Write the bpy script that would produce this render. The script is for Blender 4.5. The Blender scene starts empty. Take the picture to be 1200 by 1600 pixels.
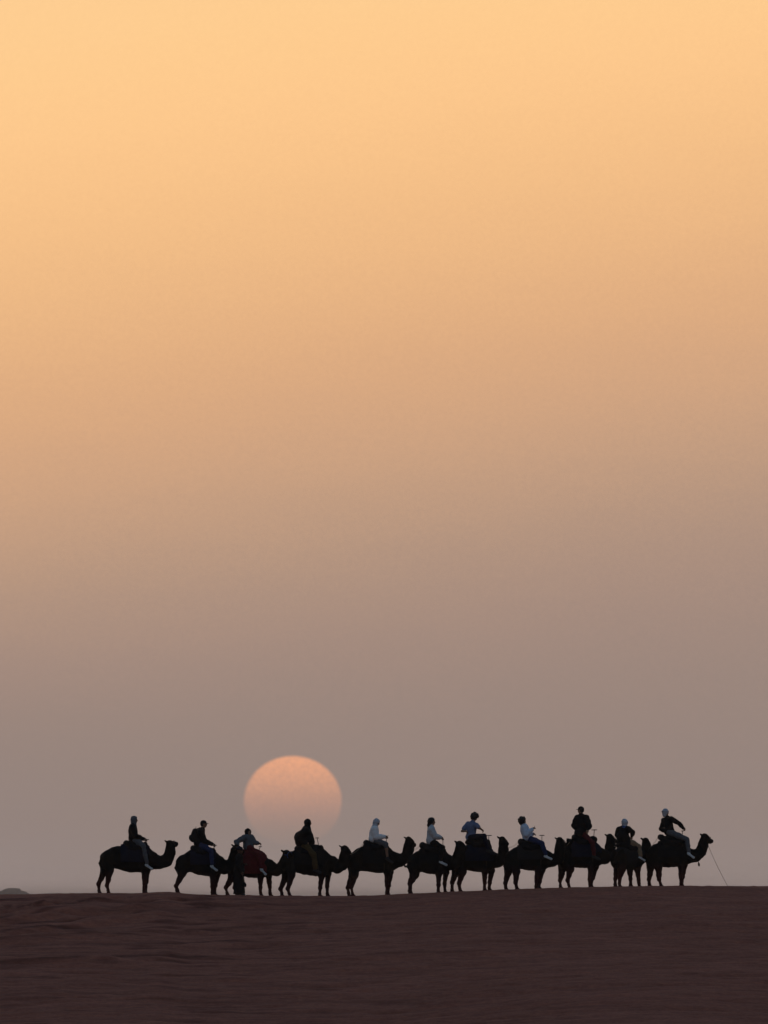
import bpy, math, random
import numpy as np
from mathutils import Vector, Matrix
random.seed(7)

# ------------------------------------------------------------------ camera, sky, sun, exposure
F = 16533.0                    # focal length in photograph pixels (the sun's disc is 0.53 degrees wide)
HOR = 1405.0                   # photograph row of the true horizon
D = 360.0                      # metres to the caravan on the crest
S = D / F                      # metres per photograph pixel at the crest
scene = bpy.context.scene
C = scene.collection

cam = bpy.data.cameras.new('camera'); cam_o = bpy.data.objects.new('camera', cam); C.objects.link(cam_o)
cam.sensor_fit = 'HORIZONTAL'; cam.sensor_width = 36.0; cam.lens = 18.0 / (600.0 / F)
cam.clip_start = 0.5; cam.clip_end = 60000
PITCH = math.atan((HOR - 800) / F)
cam_o.location = (0, 0, 0); cam_o.rotation_euler = (math.radians(90) + PITCH, 0, 0)
scene.camera = cam_o

def lin(c):
    return tuple(((v / 255 / 12.92) if v / 255 <= 0.04045 else ((v / 255 + 0.055) / 1.055) ** 2.4) for v in c)

SUN_AZ = math.atan((457.5 - 600) / F)             # + is to the right of the view axis
SUN_EL = math.atan((HOR - 1252) / F)
EXPOSURE = 1.8                  # exposed for the dim dusk
NISHITA = 0.15

world = bpy.data.worlds.new('World'); scene.world = world; world.use_nodes = True
def build_sky():
    nt = world.node_tree; N = nt.nodes; L = nt.links; N.clear()
    def m(op, a, b=None, c=None):
        n = N.new('ShaderNodeMath'); n.operation = op
        for i, v in enumerate((a, b, c)):
            if v is None: continue
            if isinstance(v, (int, float)): n.inputs[i].default_value = v
            else: L.new(v, n.inputs[i])
        return n.outputs[0]
    def rng(v, a, b, c, d, mode='SMOOTHSTEP'):
        n = N.new('ShaderNodeMapRange'); n.interpolation_type = mode; n.clamp = True
        L.new(v, n.inputs[0])
        for i, q in enumerate((a, b, c, d)): n.inputs[i + 1].default_value = q
        return n.outputs[0]
    def mix(f, a, b, mode='MIX'):
        n = N.new('ShaderNodeMix'); n.data_type = 'RGBA'; n.blend_type = mode
        if isinstance(f, (int, float)): n.inputs[0].default_value = f
        else: L.new(f, n.inputs[0])
        for i, v in ((6, a), (7, b)):
            if isinstance(v, tuple): n.inputs[i].default_value = (*v, 1)
            else: L.new(v, n.inputs[i])
        return n.outputs[2]
    tc = N.new('ShaderNodeTexCoord'); sep = N.new('ShaderNodeSeparateXYZ'); L.new(tc.outputs['Generated'], sep.inputs[0])
    x, y, z = sep.outputs
    el = m('MULTIPLY', m('ARCSINE', z), 180 / math.pi)                    # degrees above the horizon
    az = m('MULTIPLY', m('ARCTAN2', x, y), 180 / math.pi)                 # degrees right of the view
    # the clear dusk sky above the dust
    sky = N.new('ShaderNodeTexSky'); sky.sky_type = 'NISHITA'; sky.sun_disc = False
    sky.sun_elevation = SUN_EL; sky.sun_rotation = SUN_AZ
    sky.dust_density = 6.0; sky.air_density = 1.0; sky.ozone_density = 1.5
    high = mix(1.0, sky.outputs[0], (NISHITA,) * 3, 'MULTIPLY')
    # the bank of dust that lies along the horizon: thick and grey low down, glowing higher up towards the sun
    nz = N.new('ShaderNodeTexNoise'); nz.inputs['Scale'].default_value = 60; nz.inputs['Detail'].default_value = 3
    mp = N.new('ShaderNodeMapping'); mp.inputs['Scale'].default_value = (1, 1, 5); L.new(tc.outputs['Generated'], mp.inputs[0]); L.new(mp.outputs[0], nz.inputs[0])
    waver = m('MULTIPLY', m('SUBTRACT', nz.outputs[0], 0.5), 0.12)
    tilt = m('MULTIPLY', rng(az, -7, 7, 0.62, -0.62), rng(el, 0.3, 2.0, 0.0, 1.0))
    nf = N.new('ShaderNodeTexNoise'); nf.inputs['Scale'].default_value = 2600; nf.inputs['Detail'].default_value = 4; nf.inputs['Roughness'].default_value = 0.7; L.new(tc.outputs['Generated'], nf.inputs[0])
    waver = m('ADD', waver, m('MULTIPLY', m('SUBTRACT', nf.outputs[0], 0.5), 0.22))
    e2 = m('ADD', m('ADD', el, tilt), waver)
    ramp = N.new('ShaderNodeValToRGB'); cr = ramp.color_ramp; cr.interpolation = 'B_SPLINE'
    stops = RAMP
    while len(cr.elements) < len(stops): cr.elements.new(0.5)
    for e, (py, col) in zip(cr.elements, stops):
        e.position = (HOR - py) / F * 180 / math.pi / 8.0
        e.color = (*lin(col), 1)
    L.new(m('DIVIDE', e2, 8.0), ramp.inputs[0])
    off = m('ABSOLUTE', m('SUBTRACT', az, math.degrees(SUN_AZ)))
    lit = rng(off, 8, 100, 1.0, 0.0)
    far_dust = mix(1.0, ramp.outputs[0], (0.24, 0.24, 0.30), 'MULTIPLY')   # the bank away from the sun, lit only by the dusk sky
    dust = mix(lit, far_dust, ramp.outputs[0])
    # the sun's disc, flattened by refraction and drowned by the dust towards its lower edge
    dx = m('DIVIDE', m('SUBTRACT', az, math.degrees(SUN_AZ)), 0.2665)
    dz = m('DIVIDE', m('SUBTRACT', el, math.degrees(SUN_EL)), 0.246)
    rr = m('SQRT', m('ADD', m('MULTIPLY', dx, dx), m('MULTIPLY', dz, dz)))
    disc = rng(rr, 0.935, 1.04, 1.0, 0.0)
    disc = m('MULTIPLY', disc, m('LESS_THAN', m('ABSOLUTE', az), 90))
    thru = N.new('ShaderNodeValToRGB'); t = thru.color_ramp; t.interpolation = 'B_SPLINE'
    tst = SUNRAMP
    while len(t.elements) < len(tst): t.elements.new(0.5)
    for e, (py, col) in zip(t.elements, tst):
        e.position = (HOR - py) / 240.0; e.color = (*col, 1)
    L.new(m('DIVIDE', el, 240.0 / F * 180 / math.pi), thru.inputs[0])
    spk = N.new('ShaderNodeTexNoise'); spk.inputs['Scale'].default_value = 2600; spk.inputs['Detail'].default_value = 3; L.new(tc.outputs['Generated'], spk.inputs[0])
    disc = m('MULTIPLY', disc, m('ADD', 0.72, m('MULTIPLY', spk.outputs[0], 0.56)))      # dust drifting across the disc
    mul = N.new('ShaderNodeVectorMath'); mul.operation = 'SCALE'; L.new(thru.outputs[0], mul.inputs[0]); L.new(disc, mul.inputs['Scale'])
    add = N.new('ShaderNodeVectorMath'); add.operation = 'ADD'; L.new(dust, add.inputs[0]); L.new(mul.outputs[0], add.inputs[1])
    bank = rng(el, 5.2, 16.0, 1.0, 0.0)
    low = N.new('ShaderNodeVectorMath'); low.operation = 'SCALE'; L.new(m('MULTIPLY', 2 ** -EXPOSURE, m('ADD', 0.965, m('MULTIPLY', nf.outputs[0], 0.07))), low.inputs['Scale']); L.new(add.outputs[0], low.inputs[0])
    col = mix(bank, high, low.outputs[0])
    bg = N.new('ShaderNodeBackground'); bg.inputs[1].default_value = 1.0
    L.new(col, bg.inputs[0]); out = N.new('ShaderNodeOutputWorld'); L.new(bg.outputs[0], out.inputs[0])
RAMP = [(1405, (170, 153, 149)), (1360, (154, 139, 134)), (1290, (149, 133, 127)), (1120, (153, 134, 125)), (980, (166, 140, 127)), (840, (182, 150, 128)),
        (700, (206, 163, 130)), (560, (221, 171, 129)), (420, (236, 184, 133)), (280, (246, 193, 136)), (140, (255, 202, 142)), (0, (255, 206, 144)), (-300, (255, 208, 150))]
SUNRAMP = [(1330, (0.0, 0.0, 0.0)), (1300, (0.03, 0.01, 0.0)), (1270, (0.10, 0.025, 0.006)), (1240, (0.235, 0.070, 0.012)), (1210, (0.41, 0.125, 0.020)), (1182, (0.53, 0.160, 0.024))]
build_sky()

sun = bpy.data.lights.new('sun', 'SUN'); sun_o = bpy.data.objects.new('sun', sun); C.objects.link(sun_o)
sun.energy = 0.05; sun.angle = math.radians(0.53); sun.color = (1.0, 0.55, 0.30)   # almost put out by the dust
to_sun = Vector((math.sin(SUN_AZ) * math.cos(SUN_EL), math.cos(SUN_AZ) * math.cos(SUN_EL), math.sin(SUN_EL)))
sun_o.rotation_euler = to_sun.to_track_quat('Z', 'Y').to_euler()

vs = scene.view_settings; vs.view_transform = 'Standard'; vs.look = 'None'; vs.exposure = EXPOSURE; vs.gamma = 1.0; vs.use_curve_mapping = False
scene.cycles.use_denoising = True
scene.cycles.max_bounces = 6

# ------------------------------------------------------------------ materials
def mat(name, col, rough=0.85, var=0.25, scale=9.0, bump=0.25, bscale=60.0, spec=0.25, sheen=0.0):
    m = bpy.data.materials.new(name); m.use_nodes = True; nt = m.node_tree; N = nt.nodes; L = nt.links
    b = N['Principled BSDF']; b.inputs['Roughness'].default_value = rough; b.inputs['Specular IOR Level'].default_value = spec
    tc = N.new('ShaderNodeTexCoord')
    n = N.new('ShaderNodeTexNoise'); n.inputs['Scale'].default_value = scale; n.inputs['Detail'].default_value = 4; L.new(tc.outputs['Object'], n.inputs[0])
    r = N.new('ShaderNodeValToRGB'); r.color_ramp.elements[0].position = 0.3; r.color_ramp.elements[1].position = 0.7
    r.color_ramp.elements[0].color = (*[c * (1 - var) for c in col], 1); r.color_ramp.elements[1].color = (*[min(1, c * (1 + var)) for c in col], 1)
    L.new(n.outputs[0], r.inputs[0]); L.new(r.outputs[0], b.inputs['Base Color'])
    if bump:
        n2 = N.new('ShaderNodeTexNoise'); n2.inputs['Scale'].default_value = bscale; n2.inputs['Detail'].default_value = 3; L.new(tc.outputs['Object'], n2.inputs[0])
        bp = N.new('ShaderNodeBump'); bp.inputs['Strength'].default_value = bump; bp.inputs['Distance'].default_value = 0.01
        L.new(n2.outputs[0], bp.inputs['Height']); L.new(bp.outputs[0], b.inputs['Normal'])
    return m

M = {}
def sand_material():
    m = bpy.data.materials.new('wind_blown_sand'); m.use_nodes = True; nt = m.node_tree; N = nt.nodes; L = nt.links
    b = N['Principled BSDF']; b.inputs['Roughness'].default_value = 0.95; b.inputs['Specular IOR Level'].default_value = 0.1
    tc = N.new('ShaderNodeTexCoord')
    mp = N.new('ShaderNodeMapping'); mp.inputs['Scale'].default_value = (0.30, 2.4, 1); L.new(tc.outputs['Object'], mp.inputs[0])
    n = N.new('ShaderNodeTexNoise'); n.inputs['Scale'].default_value = 1.1; n.inputs['Detail'].default_value = 8; n.inputs['Roughness'].default_value = 0.72; L.new(mp.outputs[0], n.inputs[0])
    r = N.new('ShaderNodeValToRGB'); e = r.color_ramp.elements
    e[0].position = 0.30; e[0].color = (0.310, 0.112, 0.076, 1); e[1].position = 0.70; e[1].color = (0.470, 0.174, 0.120, 1)
    L.new(n.outputs[0], r.inputs[0])
    mg = N.new('ShaderNodeMapping'); mg.inputs['Scale'].default_value = (5.0, 7.0, 9); L.new(tc.outputs['Object'], mg.inputs[0])
    ng = N.new('ShaderNodeTexNoise'); ng.inputs['Scale'].default_value = 1.0; ng.inputs['Detail'].default_value = 5; ng.inputs['Roughness'].default_value = 0.8; L.new(mg.outputs[0], ng.inputs[0])
    gm = N.new('ShaderNodeMapRange'); L.new(ng.outputs[0], gm.inputs[0]); gm.inputs[1].default_value = 0.3; gm.inputs[2].default_value = 0.7; gm.inputs[3].default_value = 0.78; gm.inputs[4].default_value = 1.22
    gv = N.new('ShaderNodeVectorMath'); gv.operation = 'SCALE'; L.new(gm.outputs[0], gv.inputs['Scale'])
    at = N.new('ShaderNodeAttribute'); at.attribute_name = 'grain_and_painted_shade'                # random streaks of dark grains; shade painted along ridge lines and in footprints
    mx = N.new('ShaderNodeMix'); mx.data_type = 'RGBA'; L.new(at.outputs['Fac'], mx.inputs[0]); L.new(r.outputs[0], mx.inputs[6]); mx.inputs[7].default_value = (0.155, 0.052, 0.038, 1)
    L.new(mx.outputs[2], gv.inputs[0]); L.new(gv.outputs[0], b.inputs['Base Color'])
    n2 = N.new('ShaderNodeTexNoise'); n2.inputs['Scale'].default_value = 14; n2.inputs['Detail'].default_value = 5; L.new(mp.outputs[0], n2.inputs[0])
    bp = N.new('ShaderNodeBump'); bp.inputs['Strength'].default_value = 0.8; bp.inputs['Distance'].default_value = 0.05
    L.new(n2.outputs[0], bp.inputs['Height']); L.new(bp.outputs[0], b.inputs['Normal'])
    return m
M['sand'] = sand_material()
M['rock'] = mat('far_hill_rock', (0.12, 0.085, 0.07), 0.95, 0.3, 0.03, 0)

# ------------------------------------------------------------------ mesh helpers
def link_mesh(name, verts, faces, material, parent=None, smooth=True):
    me = bpy.data.meshes.new(name)
    me.from_pydata([tuple(v) for v in verts] if not isinstance(verts, np.ndarray) else verts.tolist(), [], faces if not isinstance(faces, np.ndarray) else faces.tolist())
    if smooth: me.polygons.foreach_set('use_smooth', [True] * len(me.polygons))
    me.materials.append(M[material] if isinstance(material, str) else material); me.update()
    o = bpy.data.objects.new(name, me); C.objects.link(o)
    if parent is not None: o.parent = parent
    return o
def thing(name, label, cat, loc, rz=0.0, group=None):
    o = bpy.data.objects.new(name, None); o.empty_display_size = 0.2; C.objects.link(o)
    o.location = loc; o.rotation_euler = (0, 0, rz); o['label'] = label; o['category'] = cat
    if group: o['group'] = group
    return o
def tag(o, label, cat, group=None):
    o['label'] = label; o['category'] = cat
    if group: o['group'] = group
    return o

def tube(pts, radii, n=8):
    """a tapered round tube through pts, closed at both ends"""
    pts = [Vector(p) for p in pts]
    if isinstance(radii, (int, float)): radii = [radii] * len(pts)
    V, Fc = [], []
    up = Vector((0.31, 0.17, 0.93)).normalized()
    for i, p in enumerate(pts):
        d = (pts[min(i + 1, len(pts) - 1)] - pts[max(i - 1, 0)]).normalized()
        a = d.cross(up)
        if a.length < 0.05: a = d.cross(Vector((1, 0, 0)))
        a.normalize(); b = d.cross(a)
        for k in range(n):
            t = 2 * math.pi * k / n
            V.append(p + (a * math.cos(t) + b * math.sin(t)) * radii[i])
    for i in range(len(pts) - 1):
        for k in range(n):
            Fc.append((i * n + k, i * n + (k + 1) % n, (i + 1) * n + (k + 1) % n, (i + 1) * n + k))
    for end, i in ((-1, 0), (1, len(pts) - 1)):
        d = (pts[i] - pts[i - 1]) if end > 0 else (pts[0] - pts[1])
        tip = len(V); V.append(pts[i] + d.normalized() * radii[i] * 0.8)
        for k in range(n):
            f = (i * n + k, i * n + (k + 1) % n, tip)
            Fc.append(f if end > 0 else f[::-1])
    return V, Fc
def join(*parts):
    V, Fc = [], []
    for v, f in parts:
        o = len(V); V += [tuple(p) for p in v]; Fc += [tuple(i + o for i in q) for q in f]
    return V, Fc
def ball(c, r, n=8):
    V, Fc = [], []; c = Vector(c); r = Vector(r) if not isinstance(r, float) else Vector((r, r, r))
    for i in range(1, n):
        for k in range(n * 2):
            th = math.pi * i / n; ph = math.pi * k / n
            V.append(c + Vector((r.x * math.sin(th) * math.cos(ph), r.y * math.sin(th) * math.sin(ph), r.z * math.cos(th))))
    w = n * 2
    for i in range(n - 2):
        for k in range(w): Fc.append((i * w + k, (i + 1) * w + k, (i + 1) * w + (k + 1) % w, i * w + (k + 1) % w))
    a = len(V); V.append(c + Vector((0, 0, r.z))); b = len(V); V.append(c - Vector((0, 0, r.z)))
    for k in range(w):
        Fc.append((a, k, (k + 1) % w)); Fc.append((b, (n - 2) * w + (k + 1) % w, (n - 2) * w + k))
    return V, Fc

class Clay:
    """organic bodies as one skin: rounded shapes blended on a grid, then surfaced"""
    def __init__(s, lo, hi, vox):
        s.lo = np.array(lo, float) - 2 * vox; s.v = vox
        s.n = np.ceil((np.array(hi, float) + 2 * vox - s.lo) / vox).astype(int) + 1
        s.f = np.ones(s.n, np.float32)
    def win(s, lo, hi, pad):
        a = np.clip(np.floor((np.array(lo) - pad - s.lo) / s.v).astype(int), 0, s.n - 1)
        b = np.clip(np.ceil((np.array(hi) + pad - s.lo) / s.v).astype(int) + 1, 1, s.n)
        b = np.maximum(b, a + 1)
        sl = tuple(slice(i, j) for i, j in zip(a, b))
        ax = [((np.arange(i, j) * s.v) + s.lo[q]).astype(np.float32) for q, (i, j) in enumerate(zip(a, b))]
        return sl, ax[0][:, None, None], ax[1][None, :, None], ax[2][None, None, :]
    def put(s, sl, d, k):
        a = s.f[sl]
        if k > 0:
            h = np.clip(k - np.abs(a - d), 0, None) / k
            s.f[sl] = np.minimum(a, d) - h * h * k * 0.25
        else: s.f[sl] = np.minimum(a, d)
    def cone(s, a, b, ra, rb, k=0.04, sy=1.0):
        a = np.array(a, float); b = np.array(b, float); R = max(ra, rb); pad = 3 * s.v + k
        sl, x, y, z = s.win(np.minimum(a, b) - R, np.maximum(a, b) + R, pad)
        ab = b - a; q = (ab[0] ** 2 + (sy * ab[1]) ** 2 + ab[2] ** 2) or 1e-9
        px, py, pz = x - a[0], (y - a[1]) * sy, z - a[2]
        t = np.clip((px * ab[0] + py * ab[1] * sy + pz * ab[2]) / q, 0, 1)
        d = np.sqrt((px - t * ab[0]) ** 2 + (py - t * ab[1] * sy) ** 2 + (pz - t * ab[2]) ** 2) - (ra + (rb - ra) * t)
        s.put(sl, d / max(1.0, sy * 0.9), k); return s
    def chain(s, pts, k=0.04, sy=1.0):
        for (p, r), (q, t) in zip(pts[:-1], pts[1:]): s.cone(p, q, r, t, k, sy)
        return s
    def egg(s, c, r, rot=None, k=0.04, carve=False):
        c = np.array(c, float); r = np.array(r, float); R = r.max(); pad = 3 * s.v + k
        sl, x, y, z = s.win(c - R, c + R, pad)
        p = [x - c[0], y - c[1], z - c[2]]
        if rot is not None:
            m = np.array(rot, float)          # columns are the local axes
            p = [p[0] * m[0, i] + p[1] * m[1, i] + p[2] * m[2, i] for i in range(3)]
        k0 = np.sqrt(sum((p[i] / r[i]) ** 2 for i in range(3))); k1 = np.sqrt(sum((p[i] / r[i] ** 2) ** 2 for i in range(3))) + 1e-6
        d = k0 * (k0 - 1) / k1
        if carve: s.f[sl] = np.maximum(s.f[sl], -d)
        else: s.put(sl, d, k)
        return s
    def loft(s, xs, top, bot, w, k=0.05, grow=0.0, carve=False, y0=None):
        """a barrel along x: top and bottom line and half-width at each station"""
        xs = np.array(xs, float); top = np.array(top) + grow; bot = np.array(bot) - grow; w = np.array(w) + grow
        pad = 3 * s.v + k
        sl, x, y, z = s.win((xs[0], -w.max(), bot.min()), (xs[-1], w.max(), top.max()), pad)
        xf = x[:, 0, 0]
        def ip(v):
            f = np.interp(xf, xs, v)
            return f[:, None, None].astype(np.float32)
        zc = ip((top + bot) / 2); h = ip((top - bot) / 2); ww = ip(w)
        q = (np.abs((z - zc) / h) ** 2.2 + np.abs(y / ww) ** 2.2) ** (1 / 2.2)
        d = (q - 1) * np.minimum(h, ww)
        out = np.maximum(np.maximum(xs[0] - grow - x, x - xs[-1] - grow), 0)
        d = np.where(out > 0, np.sqrt(np.maximum(d, 0) ** 2 + out ** 2), d)
        if carve: s.f[sl] = np.maximum(s.f[sl], -d)
        else: s.put(sl, d, k)
        return s
    def cut(s, axis, at, keep):
        """trim with a flat plane: keep the side 'above' or 'below' along an axis"""
        c = (np.arange(s.n[axis]) * s.v + s.lo[axis]); d = (at - c) if keep == 'above' else (c - at)
        sh = [1, 1, 1]; sh[axis] = -1
        s.f = np.maximum(s.f, d.reshape(sh).astype(np.float32)); return s
    def crumple(s, amp, freq, seed=0):
        g = np.random.RandomState(seed)
        ax = [(np.arange(s.n[q]) * s.v + s.lo[q]).astype(np.float32) for q in range(3)]
        x, y, z = ax[0][:, None, None], ax[1][None, :, None], ax[2][None, None, :]
        for i in range(3):
            k = g.normal(size=3); k = k / np.linalg.norm(k) * freq * (0.7 + 0.5 * i); p = g.uniform(0, 6.28)
            s.f = s.f + (amp / (1 + 0.5 * i)) * np.sin(k[0] * x + k[1] * y + k[2] * z + p).astype(np.float32)
        return s
    def skin(s):
        f = s.f; ins = f < 0
        cs = [(i, j, k) for i in (0, 1) for j in (0, 1) for k in (0, 1)]
        sh = tuple(q - 1 for q in f.shape)
        def cn(a, c): return a[c[0]:c[0] + sh[0], c[1]:c[1] + sh[1], c[2]:c[2] + sh[2]]
        cnt = sum(cn(ins, c).astype(np.int8) for c in cs)
        act = np.argwhere((cnt > 0) & (cnt < 8))
        idx = -np.ones(sh, np.int64); idx[tuple(act.T)] = np.arange(len(act))
        acc = np.zeros((len(act), 3)); num = np.zeros(len(act))
        for c in cs:
            for ax in range(3):
                if c[ax]: continue
                c2 = list(c); c2[ax] = 1
                A = f[tuple((act + c).T)]; B = f[tuple((act + c2).T)]
                hit = (A < 0) != (B < 0)
                t = np.where(hit, A / np.where(np.abs(A - B) < 1e-9, 1, A - B), 0)
                p = np.array(c, float)[None, :].repeat(len(act), 0); p[:, ax] += t
                acc += p * hit[:, None]; num += hit
        V = (act + acc / num[:, None]) * s.v + s.lo
        Q = []
        for ax in range(3):
            u, w = [q for q in range(3) if q != ax]
            a = [slice(None)] * 3; b = [slice(None)] * 3
            a[ax] = slice(0, -1); b[ax] = slice(1, None)
            A = ins[tuple(a)]; B = ins[tuple(b)]
            e = np.argwhere(A != B)
            e = e[(e[:, u] > 0) & (e[:, w] > 0) & (e[:, u] < sh[u]) & (e[:, w] < sh[w])]
            flip = A[tuple(e.T)]
            def at(du, dw):
                g = e.copy(); g[:, u] -= du; g[:, w] -= dw
                return idx[tuple(g.T)]
            q = np.stack([at(1, 1), at(0, 1), at(0, 0), at(1, 0)], 1)
            if ax == 1: flip = ~flip
            q[~flip] = q[~flip][:, ::-1]
            Q.append(q)
        Q = np.concatenate(Q); Q = Q[(Q >= 0).all(1)]
        return V, Q

def vnoise(x, y, seed):
    """smooth lattice noise in 0..1"""
    g = np.random.RandomState(seed); T = g.rand(256, 256)
    xi = np.floor(x).astype(int); yi = np.floor(y).astype(int); fx = x - xi; fy = y - yi
    fx = fx * fx * (3 - 2 * fx); fy = fy * fy * (3 - 2 * fy)
    a = T[xi % 256, yi % 256]; b = T[(xi + 1) % 256, yi % 256]; c = T[xi % 256, (yi + 1) % 256]; d = T[(xi + 1) % 256, (yi + 1) % 256]
    return (a * (1 - fx) + b * fx) * (1 - fy) + (c * (1 - fx) + d * fx) * fy

# ------------------------------------------------------------------ the sand, the far hill, the hazy air
CREST = np.array([(-900, 1412), (-400, 1405), (-100, 1399.5), (0, 1398), (60, 1396.8), (110, 1396), (160, 1395.8), (222, 1396), (248, 1394.6), (268, 1394.3), (285, 1396.3), (300, 1398),
                  (340, 1398.8), (400, 1399.8), (470, 1400.3), (550, 1400.2), (590, 1399.5), (640, 1397), (700, 1393.8), (760, 1391.4), (800, 1390),
                  (860, 1388), (920, 1386.5), (1000, 1385), (1060, 1384.6), (1200, 1385.2), (1400, 1389), (2000, 1404)], float)
_gx = np.arange(-900, 2000, 2.0); _gp = np.interp(_gx, CREST[:, 0], CREST[:, 1])
_k = np.exp(-0.5 * (np.arange(-8, 9) / 3.0) ** 2); _k /= _k.sum(); _gp = np.convolve(np.pad(_gp, 8, 'edge'), _k, 'valid')
def crest_row(px): return float(np.interp(px, _gx, _gp))
def wx(px): return (px - 600) * S
def wz(py): return (HOR - py) * S
HALF_TOP = 1.5
def sand_height(x, y):
    zc = (HOR - np.interp(x / S + 600, _gx, _gp)) * S
    u = np.maximum(D - HALF_TOP - y, 0); v = np.maximum(y - D - HALF_TOP, 0)
    bell = 0.20 + 0.03 * (vnoise(x / 9.0 + 40, y / 9.0, 5) - 0.5)
    near = zc - (np.sqrt((bell * u) ** 2 + 0.35 ** 2) - 0.35)
    back = zc - (np.sqrt((0.3 * v) ** 2 + 0.5 ** 2) - 0.5)
    z = np.where(y < D, near, back)
    valley = -17 + 2.5 * vnoise(x / 60.0 + 9, y / 50.0, 11)
    plain = -16 + 7 * vnoise(x / 210.0 + 3, y / 120.0, 12)
    cam_dune = -1.6 - 0.10 * np.maximum(y - 5, 0) - 0.02 * np.abs(x) * (np.abs(x) > 30)
    floor_ = np.where(y < D, valley, plain)
    soft = 2.0
    z = np.where(z - floor_ > 6, z, floor_ + soft * np.log1p(np.exp(np.clip((z - floor_) / soft, -30, 30))))
    z = np.where(y < 200, np.maximum(z, np.maximum(cam_dune, valley)), z)
    return z
def ripples(x, y):
    u = D - HALF_TOP - y
    on = np.clip((u - 0.2) / 2.0, 0, 1) * np.clip((26 - u) / 3, 0, 1) * np.clip((17 - np.abs(x)) / 2, 0, 1)
    warp = 1.6 * vnoise(x / 3.2 + 7, u / 1.7, 21) + 0.6 * vnoise(x / 0.9, u / 0.6 + 3, 22)
    ph = (u + 0.5 * warp) / 0.46 * 2 * math.pi
    amp = 0.5 + 0.9 * vnoise(x / 2.6 + 30, u / 1.1 + 11, 23)
    rip = 0.020 * amp * (np.sin(ph) + 0.35 * np.sin(2 * ph + 0.8))
    streak = 0.095 * (vnoise(x / 2.4 + 80, u / 0.42, 24) - 0.5) + 0.13 * (vnoise(x / 5.5 + 12, u / 1.15 + 5, 25) - 0.5) + 0.06 * (vnoise(x / 0.7, u / 0.22, 26) - 0.5)
    left = np.clip((-3.2 - x) / 6.0, 0, 1)
    # low cross ridges on the left, climbing towards the crest, where the wind has cut the slope
    cross = 0
    for a0, g, wd, am in ((3.2, 0.36, 0.30, 0.16), (4.6, 0.30, 0.42, 0.20), (6.3, 0.42, 0.30, 0.14), (8.4, 0.25, 0.45, 0.15), (12.5, 0.15, 0.5, 0.12)):
        t = (u - (a0 - g * (x + 9.5) + 0.7 * (vnoise(x / 2.2 + a0, u * 0 + a0, 31) - 0.5))) / wd
        cross = cross + am * np.where(t < 0, np.exp(-(t / 2.2) ** 2), np.exp(-(t / 0.7) ** 2))
    lump = 0.20 * (vnoise(x / 0.75 + 5, u / 0.55, 32) - 0.5) * np.clip(1.3 - np.abs(u - 3.6 + 0.3 * (x + 9.5)) / 2.4, 0, 1)
    z = (rip + streak + left * (cross + lump)) * on
    top = np.exp(-((u + 0.4) / 1.4) ** 2) * np.clip((17 - np.abs(x)) / 2, 0, 1)          # the trodden crest is a little uneven
    z = z + top * (0.035 * (vnoise(x / 0.8 + 3, u / 0.6 + 4, 51) - 0.5) + 0.022 * (vnoise(x / 0.22 + 9, u / 0.3, 52) - 0.5))
    # a line of footprints coming up the slope behind the last camel
    for i in range(26):
        fx = -12.6 + i * 0.34 + 0.08 * math.sin(i * 2.1); fu = 4.1 - i * 0.145 + (0.11 if i % 2 else -0.11)
        r2 = ((x - fx) / 0.15) ** 2 + ((u - fu) / 0.20) ** 2
        z = z - 0.13 * np.exp(-r2) * (u > -0.5) + 0.035 * np.exp(-((r2 - 2.2) / 0.9) ** 2)
    return z
def grain_shade_mask(x, y):
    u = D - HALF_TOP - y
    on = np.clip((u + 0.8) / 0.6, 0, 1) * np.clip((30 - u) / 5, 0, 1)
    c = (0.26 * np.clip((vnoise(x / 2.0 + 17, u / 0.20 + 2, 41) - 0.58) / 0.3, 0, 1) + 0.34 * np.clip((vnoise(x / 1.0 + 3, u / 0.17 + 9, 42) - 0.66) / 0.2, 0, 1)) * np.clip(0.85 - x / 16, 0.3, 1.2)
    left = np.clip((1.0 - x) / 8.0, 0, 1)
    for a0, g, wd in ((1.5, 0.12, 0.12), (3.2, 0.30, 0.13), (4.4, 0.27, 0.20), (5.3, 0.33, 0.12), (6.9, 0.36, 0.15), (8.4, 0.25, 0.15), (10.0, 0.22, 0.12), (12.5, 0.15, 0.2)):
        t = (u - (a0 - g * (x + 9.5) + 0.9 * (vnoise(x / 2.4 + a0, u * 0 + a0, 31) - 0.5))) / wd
        c = c + left * 0.75 * np.exp(-t * t) * np.clip((vnoise(x / 1.4 + a0 * 3, u / 0.5 + 8, 43) - 0.30) / 0.3, 0, 1)  # shade of the ridge lines, painted into the sand colour
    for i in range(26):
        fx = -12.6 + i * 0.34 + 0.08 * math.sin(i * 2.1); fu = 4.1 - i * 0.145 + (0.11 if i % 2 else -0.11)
        c = c + 0.7 * np.exp(-((x - fx) / 0.13) ** 2 - ((u - fu) / 0.17) ** 2)  # shade inside each footprint, painted as darker sand
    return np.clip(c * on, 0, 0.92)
def axis(lo, hi, step, far, grow):
    a = list(np.arange(lo, hi + 1e-6, step)); d = step; p = hi
    while p < far[1]: d *= grow; p += d; a.append(p)
    d = step; p = lo; b = []
    while p > far[0]: d *= grow; p -= d; b.append(p)
    return np.array(b[::-1] + a)
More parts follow.
